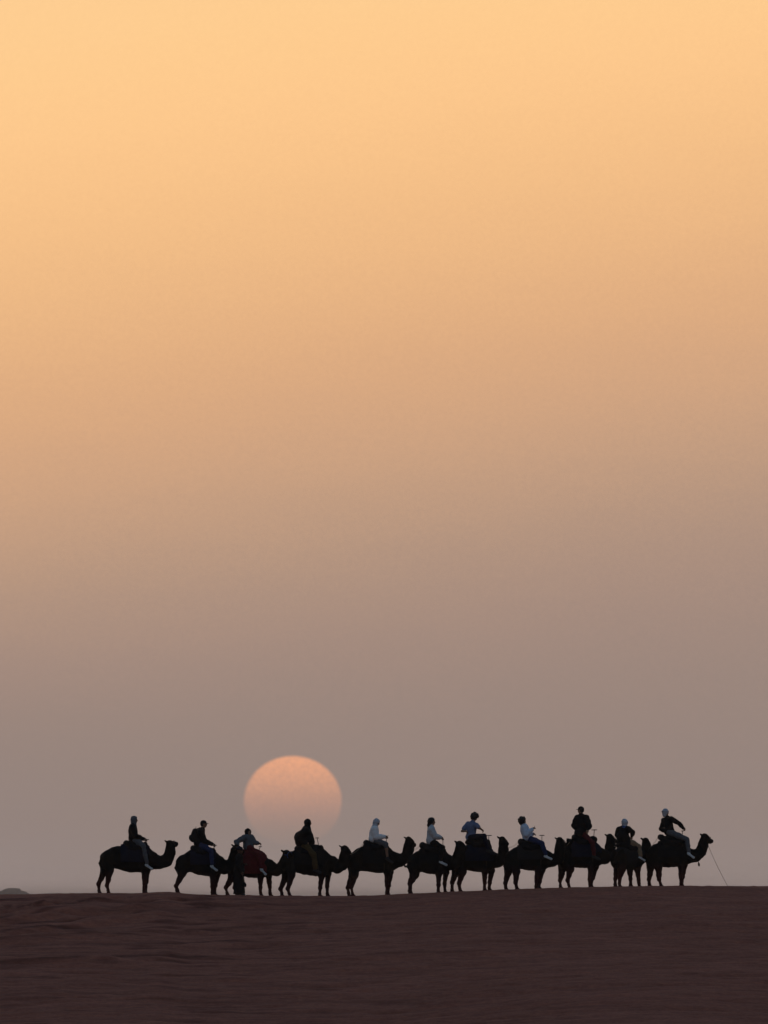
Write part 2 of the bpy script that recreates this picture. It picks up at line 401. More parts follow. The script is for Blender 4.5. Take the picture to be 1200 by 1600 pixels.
def build_sand():
    X = axis(-15.5, 15.5, 0.085, (-16000, 16000), 1.16)
    Y = axis(D - 25, D + 2.5, 0.055, (-6000, 24000), 1.14)
    gx, gy = np.meshgrid(X, Y)
    z = sand_height(gx, gy) + ripples(gx, gy)
    V = np.stack([gx.ravel(), gy.ravel(), z.ravel()], 1)
    nx, ny = len(X), len(Y); i = np.arange(nx * ny).reshape(ny, nx)
    Fq = np.stack([i[:-1, :-1].ravel(), i[:-1, 1:].ravel(), i[1:, 1:].ravel(), i[1:, :-1].ravel()], 1)
    o = link_mesh('desert_sand', V, Fq, 'sand'); o['kind'] = 'structure'
    a = o.data.attributes.new('grain_and_painted_shade', 'FLOAT', 'POINT'); a.data.foreach_set('value', grain_shade_mask(gx, gy).ravel().astype(np.float32))
    o['label'] = 'dark brown wind-rippled dune rising to a smooth crest'
build_sand()

HILL_D = 10000.0
def build_hill():
    prof = [(-150, 1402), (-110, 1393), (-80, 1394), (-40, 1391), (-12, 1394), (2, 1392.3), (9, 1389), (15, 1387.8), (24, 1387.9), (31, 1388.6), (33, 1391.4), (40, 1393.2), (46, 1396.8), (60, 1402)]
    q = HILL_D / F; xs = np.linspace(-150, 60, 211); ys = np.linspace(-1, 1, 19)
    pr = np.interp(xs, [p[0] for p in prof], [p[1] for p in prof])
    V = []
    for j, t in enumerate(ys):
        for i, px in enumerate(xs):
            top = (HOR - pr[i]) * q + 14; e = (1 - abs(t) ** 6)
            V.append(((px - 600) * q, HILL_D + t * 34 + 3 * math.sin(px * 0.3), -14 + top * e + 0.18 * math.sin(px * 1.3 + j * 2) * e))
    n = len(xs); Fc = [(j * n + i, j * n + i + 1, (j + 1) * n + i + 1, (j + 1) * n + i) for j in range(len(ys) - 1) for i in range(n - 1)]
    o = link_mesh('distant_hill', V, Fc, 'rock'); o['kind'] = 'structure'
    o['label'] = 'small grey flat-topped hill faded by haze beyond the crest'
build_hill()

HAZE_DENSITY = 6e-5
def build_haze():
    lo = (-17500, -7500, -60); hi = (17500, 26000, 14)
    V = [(x, y, z) for x in (lo[0], hi[0]) for y in (lo[1], hi[1]) for z in (lo[2], hi[2])]
    Fc = [(0, 1, 3, 2), (4, 6, 7, 5), (0, 4, 5, 1), (2, 3, 7, 6), (0, 2, 6, 4), (1, 5, 7, 3)]
    m = bpy.data.materials.new('dusty_air'); m.use_nodes = True; nt = m.node_tree; nt.nodes.clear()
    v = nt.nodes.new('ShaderNodeVolumePrincipled'); v.inputs['Color'].default_value = (0.95, 0.92, 0.90, 1); v.inputs['Density'].default_value = HAZE_DENSITY
    v.inputs['Anisotropy'].default_value = 0.3
    out = nt.nodes.new('ShaderNodeOutputMaterial'); nt.links.new(v.outputs[0], out.inputs['Volume'])
    o = link_mesh('haze', V, Fc, m, smooth=False); o['kind'] = 'stuff'; o['label'] = 'thin dusty air over the whole desert'
if HAZE_DENSITY > 0: build_haze()

# ------------------------------------------------------------------ materials of animals, cloth and gear
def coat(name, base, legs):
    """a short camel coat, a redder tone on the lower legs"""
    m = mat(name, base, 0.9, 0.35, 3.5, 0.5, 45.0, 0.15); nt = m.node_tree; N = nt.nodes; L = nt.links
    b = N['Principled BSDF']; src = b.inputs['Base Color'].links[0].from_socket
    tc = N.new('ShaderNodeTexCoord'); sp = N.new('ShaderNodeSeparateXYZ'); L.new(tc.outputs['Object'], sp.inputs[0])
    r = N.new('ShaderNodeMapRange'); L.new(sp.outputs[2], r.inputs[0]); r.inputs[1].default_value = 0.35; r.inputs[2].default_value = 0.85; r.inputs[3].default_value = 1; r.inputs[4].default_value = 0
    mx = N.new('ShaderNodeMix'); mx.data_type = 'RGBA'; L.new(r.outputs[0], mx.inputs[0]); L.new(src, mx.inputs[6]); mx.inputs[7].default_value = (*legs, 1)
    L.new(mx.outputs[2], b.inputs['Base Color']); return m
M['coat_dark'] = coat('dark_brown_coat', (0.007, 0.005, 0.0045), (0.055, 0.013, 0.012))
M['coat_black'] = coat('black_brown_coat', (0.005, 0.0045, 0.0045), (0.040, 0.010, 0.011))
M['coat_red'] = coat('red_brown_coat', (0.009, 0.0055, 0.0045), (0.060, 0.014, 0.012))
def cloth(key, col, **k): M[key] = mat(key, col, k.pop('rough', 0.9), k.pop('var', 0.18), k.pop('scale', 14), k.pop('bump', 0.3), k.pop('bscale', 220), k.pop('spec', 0.15))
cloth('black_cloth', (0.006, 0.006, 0.008)); cloth('navy_cloth', (0.007, 0.009, 0.024)); cloth('charcoal_cloth', (0.014, 0.014, 0.017))
cloth('white_cloth', (0.82, 0.84, 0.88), var=.08); cloth('pale_grey_cloth', (0.50, 0.53, 0.58)); cloth('mid_grey_cloth', (0.11, 0.115, 0.13))
cloth('blue_cloth', (0.15, 0.19, 0.32)); cloth('light_blue_cloth', (0.58, 0.69, 0.86), var=.1); cloth('denim_cloth', (0.022, 0.034, 0.100), bscale=300); cloth('slate_cloth', (0.105, 0.115, 0.135))
cloth('maroon_cloth', (0.115, 0.011, 0.015)); cloth('red_cloth', (0.095, 0.016, 0.020)); cloth('olive_cloth', (0.075, 0.048, 0.018)); cloth('tan_cloth', (0.27, 0.19, 0.12))
cloth('green_cloth', (0.012, 0.035, 0.034)); cloth('brown_cloth', (0.040, 0.026, 0.018)); cloth('scarf_blue', (0.06, 0.10, 0.26)); cloth('pale_scarf', (0.46, 0.49, 0.57))
cloth('shoe_white', (0.62, 0.68, 0.72), rough=0.6); cloth('shoe_dark', (0.03, 0.03, 0.035), rough=0.6)
M['skin'] = mat('skin', (0.26, 0.145, 0.095), 0.6, 0.1, 20, 0.1, 300, 0.35); M['skin_deep'] = mat('deep_brown_skin', (0.10, 0.052, 0.034), 0.6, 0.1, 20, 0.1, 300, 0.35)
M['hair'] = mat('dark_hair', (0.010, 0.008, 0.008), 0.6, 0.3, 30, 0.6, 120, 0.4)
M['metal'] = mat('worn_metal', (0.16, 0.14, 0.13), 0.5, 0.3, 20, 0.1, 80, 0.5); M['metal'].node_tree.nodes['Principled BSDF'].inputs['Metallic'].default_value = 0.7
M['rope'] = mat('twisted_rope', (0.32, 0.24, 0.17), 0.9, 0.3, 60, 0.5, 200); M['eye'] = mat('dark_eye', (0.008, 0.006, 0.005), 0.15, 0.1, 5, 0, 5, 0.5)
M['phone'] = mat('dark_phone_case', (0.02, 0.02, 0.024), 0.6, 0.1, 5, 0, 5, 0.5)

# ------------------------------------------------------------------ camels
RK = 0.93                    # radii below were measured for a slightly larger scale
class Frame:
    """local metres of a thing from photograph pixels: x along its heading, y to its left, z up"""
    def __init__(s, ox, oy, yaw=0.0): s.ox, s.oy, s.yaw = ox, oy, yaw; s.c, s.s = math.cos(yaw), math.sin(yaw)
    def __call__(s, px, py, y=0.0): return (((px - s.ox) * S + y * s.s) / s.c, y, (s.oy - py) * S)
    def x(s, px): return (px - s.ox) * S / s.c
    def z(s, py): return (s.oy - py) * S

WIDTH = [(0.0, 0.13), (0.06, 0.20), (0.18, 0.26), (0.35, 0.31), (0.5, 0.35), (0.68, 0.34), (0.82, 0.28), (0.93, 0.20), (1.0, 0.13)]
def sections(c, f):
    """body stations, smoothed so that the back and belly run without corners"""
    t = c['body']; xs = np.array([f.x(a) for a, _, _ in t]); tp = np.array([f.z(b) for _, b, _ in t]); bt = np.array([f.z(b) for _, _, b in t])
    X = np.linspace(xs[0], xs[-1], 60); T = np.interp(X, xs, tp); B = np.interp(X, xs, bt)
    k = np.array([1, 2, 3, 2, 1]) / 9.0
    T = np.convolve(np.pad(T, 2, 'edge'), k, 'valid'); B = np.convolve(np.pad(B, 2, 'edge'), k, 'valid')
    q = (X - xs[0]) / (xs[-1] - xs[0]); W = np.interp(q, [a for a, _ in WIDTH], [b for _, b in WIDTH])
    return X, T, B, W

def make_camel(i, c):
    yaw = math.radians(c.get('yaw', 0)); gx = c['at']; gy = crest_row(gx)
    f = Frame(gx, gy, yaw)
    o = thing('camel', c['label'], 'camel', (wx(gx), D + c['dy'], wz(gy) - 0.025), yaw, 'camels standing in line on the dune crest')
    c['frame'] = f; c['root'] = o
    X, T, B, W = sections(c, f); c['sec'] = (X, T, B, W)
    thick = ((0, 0, 0), (0.5, 2.0, .016), (1.2, 2.2, .018), (0.3, 0.5, .026), (0, 0, .028))
    neck = [(f(px + a, py + b, ny), (r + q) * RK) for (px, py, r), ny, (a, b, q) in zip(c['neck'], c['bend'], thick)]
    hy = c['bend'][-1]
    poll = np.array(f(*c['head'][0], hy)); muz = np.array(f(*c['head'][1], hy + c.get('turn', 0.0)))
    hd = (muz - poll); hl = np.linalg.norm(hd); hd = hd / hl
    want = 0.36                                         # a head keeps its length: what the side view hides goes into its turn
    if hl < want:
        extra = math.sqrt(want ** 2 - hl ** 2) * (1 if c.get('turn', 0.01) >= 0 else -1)
        muz = muz + np.array([0, extra * 0.75, 0]); hd = (muz - poll); hl = np.linalg.norm(hd); hd = hd / hl
    side = np.cross(np.array([0, 0, 1.0]), hd); side /= np.linalg.norm(side); up = np.cross(hd, side)
    lo = (X[0] - 0.35, -0.75, -0.06); hi = (max(muz[0], poll[0]) + 0.25, 0.75, max(T.max(), poll[2]) + 0.25)
    cl = Clay(lo, hi, 0.0165)
    cl.loft(X, T, B, W, k=0.0)
    # haunch and shoulder masses
    n = len(X)
    for s in (-1, 1):
        cl.egg((X[8], s * 0.15, (T[8] + B[8]) / 2 - 0.02), (0.23, 0.13, 0.33), k=0.08)
        cl.egg((X[48], s * 0.15, (T[48] + B[48]) / 2 - 0.06), (0.19, 0.11, 0.32), k=0.08)
    cl.chain(neck, k=0.09, sy=1.18)
    cl.cone((X[-6], 0, (T[-6] + B[-6]) / 2), neck[0][0], 0.25, neck[0][1], 0.1, 1.1)
    # head: skull, long muzzle, loose lips, jaw, brows, ears
    rot = np.stack([hd, side, up], 1)
    cl.cone(neck[-1][0], poll, neck[-1][1], 0.105, 0.06)
    cl.egg(poll + hd * 0.03, (0.145, 0.100, 0.115), rot, 0.05)
    cl.cone(poll + hd * 0.06 - up * 0.02, muz - up * 0.01, 0.106, 0.070, 0.04)
    cl.cone(poll + hd * 0.03 - up * 0.07, muz - up * 0.06 - hd * 0.04, 0.082, 0.050, 0.03)
    cl.egg(muz + hd * 0.005 + up * 0.008, (0.060, 0.066, 0.060), rot, 0.03)
    cl.egg(muz - up * 0.05 - hd * 0.015, (0.045, 0.048, 0.036), rot, 0.02)
    for s in (-1, 1):
        cl.egg(poll + hd * 0.10 + side * s * 0.075 + up * 0.055, (0.045, 0.026, 0.028), rot, 0.03)
        e0 = poll + np.array((-0.062, 0, 0.068)) + side * s * 0.062
        cl.cone(e0, e0 + np.array((-0.030, 0, 0.030)) + side * s * 0.016, 0.034, 0.022, 0.02)
    # legs
    def hind(st, hk, ft, s):
        gz = f.z(crest_row(ft)); gf = s * 0.17
        hip = np.array((X[6] * 0.4 + f(st[0], st[1], gf)[0] * 0.6, s * 0.15, (T[8] + B[8]) / 2 + 0.05))
        A = np.array(f(*st, s * 0.19)); H = np.array(f(*hk, s * 0.165)); P = np.array(f(ft, 0, gf)); P[2] = gz
        cl.cone(hip, A, 0.19, 0.135, 0.07)
        mid = A * 0.42 + H * 0.58
        cl.chain([(A, 0.132), (mid, 0.088), (H, 0.066)], 0.04)
        cl.egg(H + np.array((-0.022, 0, 0.012)), (0.058, 0.05, 0.072), None, 0.03)
        fet = P + np.array((-0.005, 0, 0.115)); m2 = H * 0.5 + fet * 0.5
        cl.chain([(H, 0.064), (m2, 0.046), (fet, 0.052), (P + np.array((0.018, 0, 0.05)), 0.052)], 0.03)
        cl.egg(P + np.array((0.022, 0, 0.02)), (0.088, 0.082, 0.045), None, 0.03)
    def fore(el, kn, ft, s):
        gz = f.z(crest_row(ft)); gf = s * 0.155
        E_ = np.array(f(*el, s * 0.175)); K = np.array(f(*kn, s * 0.16)); P = np.array(f(ft, 0, gf)); P[2] = gz
        sh = np.array((X[49], s * 0.15, (T[48] + B[48]) / 2 + 0.05))
        cl.cone(sh, E_, 0.17, 0.115, 0.06)
        cl.chain([(E_, 0.112), (E_ * 0.45 + K * 0.55, 0.080), (K, 0.068)], 0.03)
        cl.egg(K + np.array((0.012, 0, 0)), (0.064, 0.060, 0.075), None, 0.03)
        fet = P + np.array((0, 0, 0.11)); m2 = K * 0.5 + fet * 0.5
        cl.chain([(K, 0.060), (m2, 0.047), (fet, 0.052), (P + np.array((0.018, 0, 0.05)), 0.052)], 0.03)
        cl.egg(P + np.array((0.025, 0, 0.02)), (0.092, 0.086, 0.045), None, 0.03)
    for (st, hk, ft), s in zip(c['hind'], (-1, 1)): hind(st, hk, ft, s)
    for (el, kn, ft), s in zip(c['fore'], (-1, 1)): fore(el, kn, ft, s)
    # tail with its tuft
    tx, ty = c.get('tail', (c['body'][0][0] + 2, c['body'][0][2] + 9))
    r0 = np.array((X[1], 0, T[2] - 0.10)); r1 = np.array(f(tx, ty, c.get('tail_y', 0.0)))
    rm = np.array((X[0] - 0.05, 0, r0[2] - 0.2)); rm[0] = min(rm[0], (r0[0] + r1[0]) / 2)
    cl.chain([(r0, 0.045), (rm, 0.032), (r1, 0.026)], 0.03); cl.egg(r1 - np.array((0, 0, 0.06)), (0.036, 0.036, 0.085), None, 0.03)
    cl.crumple(0.0045, 24, i); cl.crumple(0.0025, 70, i + 30)
    cl.cut(2, f.z(crest_row(gx)) - 0.05, 'above')
    V, Q = cl.skin()
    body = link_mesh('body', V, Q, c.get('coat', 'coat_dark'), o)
    for s in (-1, 1):
        ev, ef = ball(poll + hd * 0.105 + side * s * 0.092 + up * 0.025, 0.019, 5)
        link_mesh('eye', ev, ef, 'eye', o)
    # halter: band round the muzzle, cheek straps and a band behind the ears
    def ring(at, ra, rb, tilt=0.0):
        P = []
        for k in range(17):
            t = 2 * math.pi * k / 16
            P.append(at + side * (math.cos(t) * ra) + up * (math.sin(t) * rb) + hd * (tilt * math.sin(t)))
        return P
    nose = poll + hd * (hl * 0.62) - up * 0.025; back = poll + hd * 0.045 - up * 0.035
    parts = [tube(ring(nose, 0.098, 0.118), 0.013, 6), tube(ring(back, 0.112, 0.140, 0.0), 0.013, 6)]
    for s in (-1, 1):
        parts.append(tube([nose + side * s * 0.098, (nose + back) / 2 + side * s * 0.108, back + side * s * 0.112], 0.012, 6))
    hv, hf = join(*parts); link_mesh('halter', hv, hf, c.get('halter', 'brown_cloth'), o)
    c['mouth'] = Matrix.Translation(o.location) @ Matrix.Rotation(yaw, 4, 'Z') @ Vector(nose - up * 0.125)
    if 'tassel' in c:
        tp = f(*c['tassel'][0], hy * 0.5); bt = f(*c['tassel'][1], hy * 0.5)
        j = [Vector(tp).lerp(Vector(bt), q) for q in (0, 0.35, 0.55, 0.8, 1)]
        tv, tf = tube([j[0] + Vector((0, 0, 0.10))] + j, [0.010, 0.010, 0.012, 0.032, 0.040, 0.022], 8)
        link_mesh('neck_tassel', tv, tf, 'brown_cloth', o)
    return o

def make_saddle(i, c):
    f = c['frame']; sd = c['saddle']; X, T, B, W = c['sec']; yaw = f.yaw
    o = thing('camel_saddle', sd['label'], 'saddle', (c['root'].location.x, c['root'].location.y, c['root'].location.z), yaw, 'padded saddles on the camels')
    x0, x1 = f.x(sd['cloth'][0]), f.x(sd['cloth'][1]); zl = f.z(sd['cloth'][2])
    grow = 0.045
    cl = Clay((x0 - 0.05, -0.55, zl - 0.05), (x1 + 0.05, 0.55, T.max() + 0.2), 0.0135)
    cl.loft(X, T, B, W + 0.012, k=0.0, grow=grow)
    cl.crumple(0.006, 17, 50 + i)
    cl.loft(X, T, B, W + 0.012, k=0.0, grow=0.010, carve=True)
    cl.cut(0, x0, 'above').cut(0, x1, 'below').cut(2, zl, 'above')
    V, Q = cl.skin(); bl = link_mesh('blanket', V, Q, sd['mat'], o)
    # stuffed bolster: a thick roll bent round the hump
    rx, rz = f.x(sd['roll'][0]), f.z(sd['roll'][1]); fx, fz = f.x(sd['front'][0]), f.z(sd['front'][1]); r = sd.get('r', 0.10)
    cl = Clay((rx - 0.25, -0.6, min(rz, fz) - 0.5), (fx + 0.25, 0.6, max(rz, fz) + 0.3), 0.0165)
    mx = (rx + fx) / 2
    side_z = (rz + fz) / 2 - 0.13
    for s in (-1, 1):
        pts = [((rx, 0, rz), r), ((rx + 0.05, s * 0.17, rz - 0.02), r), ((rx + 0.17, s * 0.29, side_z), r * 0.95), ((mx, s * 0.33, side_z - 0.02), r * 0.9), ((fx - 0.14, s * 0.27, side_z), r * 0.85), ((fx - 0.02, s * 0.14, fz - 0.04), r * 0.8), ((fx, 0, fz - 0.02), r * 0.75)]
        cl.chain(pts, 0.03)
    # the seat pad over the hump
    sx, sz = f.x(sd['seat'][0]), f.z(sd['seat'][1])
    cl.egg((sx, 0, sz - 0.11), (0.26, 0.27, 0.115), None, 0.08)
    for q, rr in sd.get('extra', []): cl.egg(f(*q), rr, None, 0.08)
    cl.crumple(0.006, 20, 80 + i)
    V, Q = cl.skin(); link_mesh('bolster', V, Q, sd.get('roll_mat', 'black_cloth'), o)
    # girth strap round the belly
    j = int(np.argmin(abs(X - (fx - 0.06)))); P = []
    for k in range(33):
        t = 2 * math.pi * k / 32; ct, st = math.cos(t), math.sin(t); q = (abs(ct) ** 2.2 + abs(st) ** 2.2) ** (-1 / 2.2)
        P.append((X[j], (W[j] + 0.03) * ct * q, (T[j] + B[j]) / 2 + ((T[j] - B[j]) / 2 + 0.022) * st * q))
    gv, gf = tube(P, 0.018, 6); link_mesh('girth', gv, gf, 'brown_cloth', o)
    if 'handle' in sd:
        (bx, by), (hx, hy), wd = sd['handle']
        b = Vector(f(bx, by)); h = Vector(f(hx, hy))
        pv, pf = tube([b - Vector((0, 0, 0.12)), b, h], [0.013, 0.013, 0.012], 8); hd_ = link_mesh('handle', pv, pf, 'metal', o)
        cx = f.x(hx); dx = wd * S / 2 / f.c
        # the grip bar, set askew on its post
        gv, gf = tube([(h.x - dx, 0.10, h.z + 0.004), (h.x, 0, h.z + 0.008), (h.x + dx, -0.10, h.z + 0.004)], 0.015, 8)
        link_mesh('grip', gv, gf, 'metal', hd_)
    c['saddle_root'] = o
    c['tie'] = Matrix.Translation(o.location) @ Matrix.Rotation(yaw, 4, 'Z') @ Vector((rx - 0.08, -0.05, rz))
    return o

CAMELS = [
 dict(at=196, dy=0.1, label='camel at the far left end of the line, last in the caravan', coat='coat_dark',
  body=[(158,1338,1351),(161,1333,1357),(168,1326.5,1358),(176,1322,1355),(186,1321,1357),(196,1318,1361),(208,1315,1362),(220,1316,1362),(230,1320,1361),(238,1327,1358),(243,1334,1354)],
  neck=[(237,1342,.25),(248,1345,.20),(259,1341.5,.19),(265.5,1331,.16),(266.5,1321,.135)], bend=[0,0,.03,.05,.08], head=((265,1317),(275,1317)), turn=.18,
  hind=[((172,1359),(167.5,1383),169.5),((163,1359),(154,1381),155)], fore=[((226,1360),(225.5,1379),225),((230,1358),(228.5,1377),227.5)], tassel=((243,1352),(243.5,1357)), halter='navy_cloth',
  saddle=dict(label='dark navy saddle on the last camel at far left', mat='navy_cloth', cloth=(189,234,1346), roll=(197,1317), front=(227,1317), seat=(209,1313), handle=((228,1317),(230,1311),5))),
 dict(at=310, dy=-0.25, label='camel under the rider with the cap and backpack, head hidden behind the standing man', coat='coat_black',
  body=[(277,1344,1357),(281,1339,1363),(288,1333,1364),(297,1327,1361),(307,1323,1365),(317,1321,1367),(327,1323,1368),(336,1328,1367),(343,1335,1364),(348,1341,1360)],
  neck=[(342,1349,.25),(352,1353,.20),(361,1348,.18),(366.5,1338,.155),(368,1328,.135)], bend=[0,0,-.06,-.12,-.14], head=((369.5,1323.5),(379,1330)), turn=.05,
  hind=[((286,1363),(276,1383),278),((285,1362),(275.5,1383.5),276.5)], fore=[((333,1366),(332,1384),332),((340,1364),(336.5,1382),335.5)],
  saddle=dict(label='dark blue saddle under the rider in blue jeans and cap', mat='navy_cloth', cloth=(298,338,1350), roll=(302,1324), front=(334,1326), seat=(313,1321), r=.085, handle=((334,1325),(336.5,1320),4))),
 dict(at=388, dy=0.45, label='camel with the maroon blanket, third from the left, beside the standing man', coat='coat_red',
  body=[(358,1341,1355),(362,1336,1363),(370,1331,1366),(380,1328,1368),(390,1326,1370),(400,1327,1370.5),(410,1331,1370),(418,1339,1369),(424,1347,1366)],
  neck=[(421,1353,.22),(431,1357,.18),(440,1351,.17),(446,1342.5,.145),(448,1336,.125)], bend=[0,-.1,-.3,-.42,-.46], head=((447.5,1332.5),(456.5,1335)), turn=-.16,
  hind=[((371,1370),(367,1386),369.5),((362,1370),(353,1386),354.5)], fore=[((407,1368),(407,1385),407),((420,1367),(421,1385),422)], halter='scarf_blue', tail=(362,1362),
  saddle=dict(label='maroon red saddle blanket on the third camel from left', mat='maroon_cloth', roll_mat='maroon_cloth', cloth=(379,417,1364), roll=(377,1329), front=(411,1333), seat=(389,1326), r=.085, handle=((404,1328),(406.5,1322),4))),
 dict(at=478, dy=0.05, label='camel in front of the sun, under the bulky hooded rider', coat='coat_black',
  body=[(440,1342,1357),(444,1336,1363),(452,1330,1364),(462,1327,1362),(473,1323,1365),(485,1320,1367),(498,1321,1368),(508,1327,1367),(516,1334,1364),(521,1341,1359)],
  neck=[(518,1348,.25),(527,1352,.19),(534,1347.5,.18),(538.5,1338,.155),(539.5,1329,.135)], bend=[0,-.05,-.2,-.32,-.36], head=((538,1325),(546,1331)), turn=.05,
  hind=[((455.5,1366),(450,1388),452),((447,1368),(438.5,1388),440.5)], fore=[((503,1366),(500.5,1386),500),((513,1364),(511,1384),511.5)],
  saddle=dict(label='black saddle under the hooded rider, fourth from left', mat='black_cloth', cloth=(460,506,1350), roll=(465,1325), front=(501,1322), seat=(476,1320), handle=((498,1320),(495.5,1308.5),5))),
 dict(at=582, dy=0.3, label='camel with its head held high, fifth from left, under the white-shirted scarf wearer', coat='coat_dark',
  body=[(545,1340,1355),(549,1332,1361),(556,1325.5,1362),(565,1322,1359),(576,1318,1361),(588,1315,1363),(600,1317,1363),(609,1323,1362),(616,1330,1358),(621,1336,1353)],
  neck=[(615,1342,.25),(625,1341.5,.19),(633.5,1336,.18),(638,1325.5,.16),(639.5,1316,.135)], bend=[0,-.03,-.1,-.16,-.18], head=((638.5,1311.5),(647,1319)), turn=.05,
  hind=[((554,1366),(549,1385),551),((551,1367),(543.5,1386),545)], fore=[((605,1362),(604.5,1383),604),((610,1361),(607.5,1382),606)], tassel=((631.5,1348),(633.5,1354)),
  saddle=dict(label='black saddle with a high rear roll, fifth from left', mat='black_cloth', cloth=(567,608,1348), roll=(572,1316), front=(603,1318), seat=(585,1314), handle=((603,1317),(604,1309),4))),
 dict(at=670, dy=-0.2, label='camel carrying the long-haired rider in the pale sweater', coat='coat_black',
  body=[(638.5,1343,1357),(642,1336,1363),(649,1330,1365),(658,1326,1361),(668,1321,1364),(679,1318,1365),(690,1321,1365),(697,1329,1362),(703,1338,1357)],
  neck=[(696,1346,.25),(705,1347,.19),(712.5,1342.5,.18),(717,1332.5,.155),(718.5,1323,.135)], bend=[0,-.06,-.2,-.3,-.34], head=((717.5,1318),(727,1324)), turn=.05,
  hind=[((646,1365),(640,1380),640),((649,1365),(641.5,1380),641.5)], fore=[((685.5,1364),(685,1381),684.5),((697,1361),(694.5,1380),695)], tail=(647.5,1368), tail_y=-.12, halter='green_cloth',
  saddle=dict(label='black saddle under the long-haired rider in the pale sweater', mat='black_cloth', cloth=(655,697,1348), roll=(660,1320), front=(692,1322), seat=(674,1317), handle=((692,1320),(692,1311),3))),
 dict(at=742, dy=0.35, label='camel carrying the rider in the blue shirt', coat='coat_dark',
  body=[(708,1338,1354),(712,1331,1359),(720,1325,1361),(730,1321,1358.5),(741,1317,1361),(752,1315,1361.5),(762,1319,1361),(769,1327,1358),(776,1335,1352)],
  neck=[(770,1342,.24),(778,1342.5,.19),(784,1338,.165),(786,1326.5,.145),(786,1317,.13)], bend=[0,-.05,-.16,-.26,-.3], head=((784.5,1311),(792,1317.5)), turn=.05,
  hind=[((722.5,1361),(717.5,1379),718.5),((712,1362),(706.5,1378.5),706.5)], fore=[((757.5,1361),(757,1378),757),((768,1359),(765.5,1377.5),764.5)], tail=(714.5,1363), tassel=((787.5,1347),(788,1354)),
  saddle=dict(label='dark saddle under the rider in the blue shirt', mat='navy_cloth', cloth=(727,771,1344), roll=(734,1313), front=(763,1313), seat=(738,1310), r=.095, extra=[((750,1317),(.22,.30,.17)),((763,1324),(.12,.28,.20))], handle=((763.5,1313),(764,1304.5),8))),
 dict(at=822, dy=-0.15, label='camel carrying the curly-haired rider in light blue', coat='coat_black',
  body=[(789,1338,1353),(793,1331,1358),(800,1325,1360),(808,1322,1356),(819,1318,1358),(831,1315,1359.5),(843,1317,1359.5),(852,1324,1358),(859,1333,1352)],
  neck=[(854,1341,.25),(863,1341.5,.19),(870.5,1338,.175),(874,1327.5,.155),(874.5,1319,.135)], bend=[0,-.06,-.2,-.32,-.36], head=((873.5,1312.5),(883,1318.5)), turn=.05,
  hind=[((806.5,1361),(805.5,1378.5),807),((794,1361),(789.5,1379),790)], fore=[((840,1359),(837.5,1376),837),((847,1358),(843,1376),841.5)], tail=(798,1361), tail_y=-.05,
  saddle=dict(label='black saddle with a fat rear roll under the curly-haired rider', mat='charcoal_cloth', cloth=(808,853,1342), roll=(814,1314.5), front=(847,1319), seat=(825,1312), r=.115, handle=((846.5,1318),(846.5,1304.5),7))),
 dict(at=904, dy=0.4, label='camel under the big rider in black jacket and red trousers', coat='coat_dark',
  body=[(872.5,1335,1349),(876,1328,1354),(884,1321,1356),(894,1316,1353),(905,1312,1355),(917,1309,1355),(928,1313,1354),(937,1321,1351),(943,1328,1345)],
  neck=[(936,1336,.26),(945,1336.5,.2),(951.5,1332,.17),(954,1321,.15),(954.5,1313,.13)], bend=[0,.05,.2,.3,.34], head=((953,1307),(962.5,1313)), turn=.1,
  hind=[((891,1357),(887,1374.5),889),((879,1357),(875.5,1375),876)], fore=[((923.5,1354),(921.5,1373),921.5),((931,1353),(926.5,1371),924)], tail=(881.5,1360), tail_y=-.05,
  saddle=dict(label='dark blue saddle blanket under the rider in red trousers', mat='navy_cloth', cloth=(893,940,1338), roll=(898,1307), front=(929,1309), seat=(909,1304), extra=[((887,1315),(.20,.26,.14)),((926,1312),(.15,.26,.16))], handle=((928,1307),(928.8,1295.8),8))),
 dict(at=981, dy=-0.1, yaw=42, label='short-looking camel standing turned at an angle, under the rider in tan trousers', coat='coat_red',
  body=[(961,1338,1349),(964,1330,1353),(969,1324,1355),(976,1320,1355),(982,1317,1356),(989,1318,1357),(995,1324,1356),(1000,1331,1353)],
  neck=[(996,1334,.23),(1003,1336,.185),(1008,1331,.165),(1010,1322,.145),(1010,1317,.125)], bend=[0,0,.02,.04,.05], head=((1009,1313.5),(1014.5,1319)), turn=.12,
  hind=[((971,1357),(967.5,1372),967.3),((964.5,1357),(961,1372),960.8)], fore=[((995.5,1356),(997.5,1373),998.3),((984,1356),(985,1372.5),985.3)], tail=(961,1356),
  saddle=dict(label='dark hanging saddle blanket on the camel turned at an angle', mat='charcoal_cloth', cloth=(963,997,1357), roll=(970,1318), front=(994,1319), seat=(978,1315), r=.09)),
 dict(at=1046, dy=0.25, label='leading camel at the right end, a lead rope hanging from its muzzle', coat='coat_dark',
  body=[(1011,1335,1348),(1014,1326,1352),(1020,1319,1354),(1030,1315,1352),(1040,1311,1354),(1051,1308,1354),(1062,1311,1353.5),(1070,1318,1352),(1078,1326,1346)],
  neck=[(1075,1336,.25),(1086,1334.5,.19),(1094,1327.5,.17),(1098.5,1318,.145),(1101,1311,.125)], bend=[0,0,0,0,0], head=((1101,1306.5),(1111.5,1313)), turn=0,
  hind=[((1028.5,1354),(1030,1373.5),1032),((1017,1354),(1014.5,1373),1015)], fore=[((1064,1353),(1063.5,1371),1063.5),((1069.5,1351),(1067,1369),1065.5)], tassel=((1091,1343),(1092.5,1352)), tail=(1013,1354),
  saddle=dict(label='dark saddle on the leading camel at the right end', mat='black_cloth', cloth=(1028,1074,1338), roll=(1032,1307), front=(1068,1311), seat=(1048,1304), handle=((1066,1308),(1066.5,1297.5),3))),
]
for i, c in enumerate(CAMELS): make_camel(i, c)
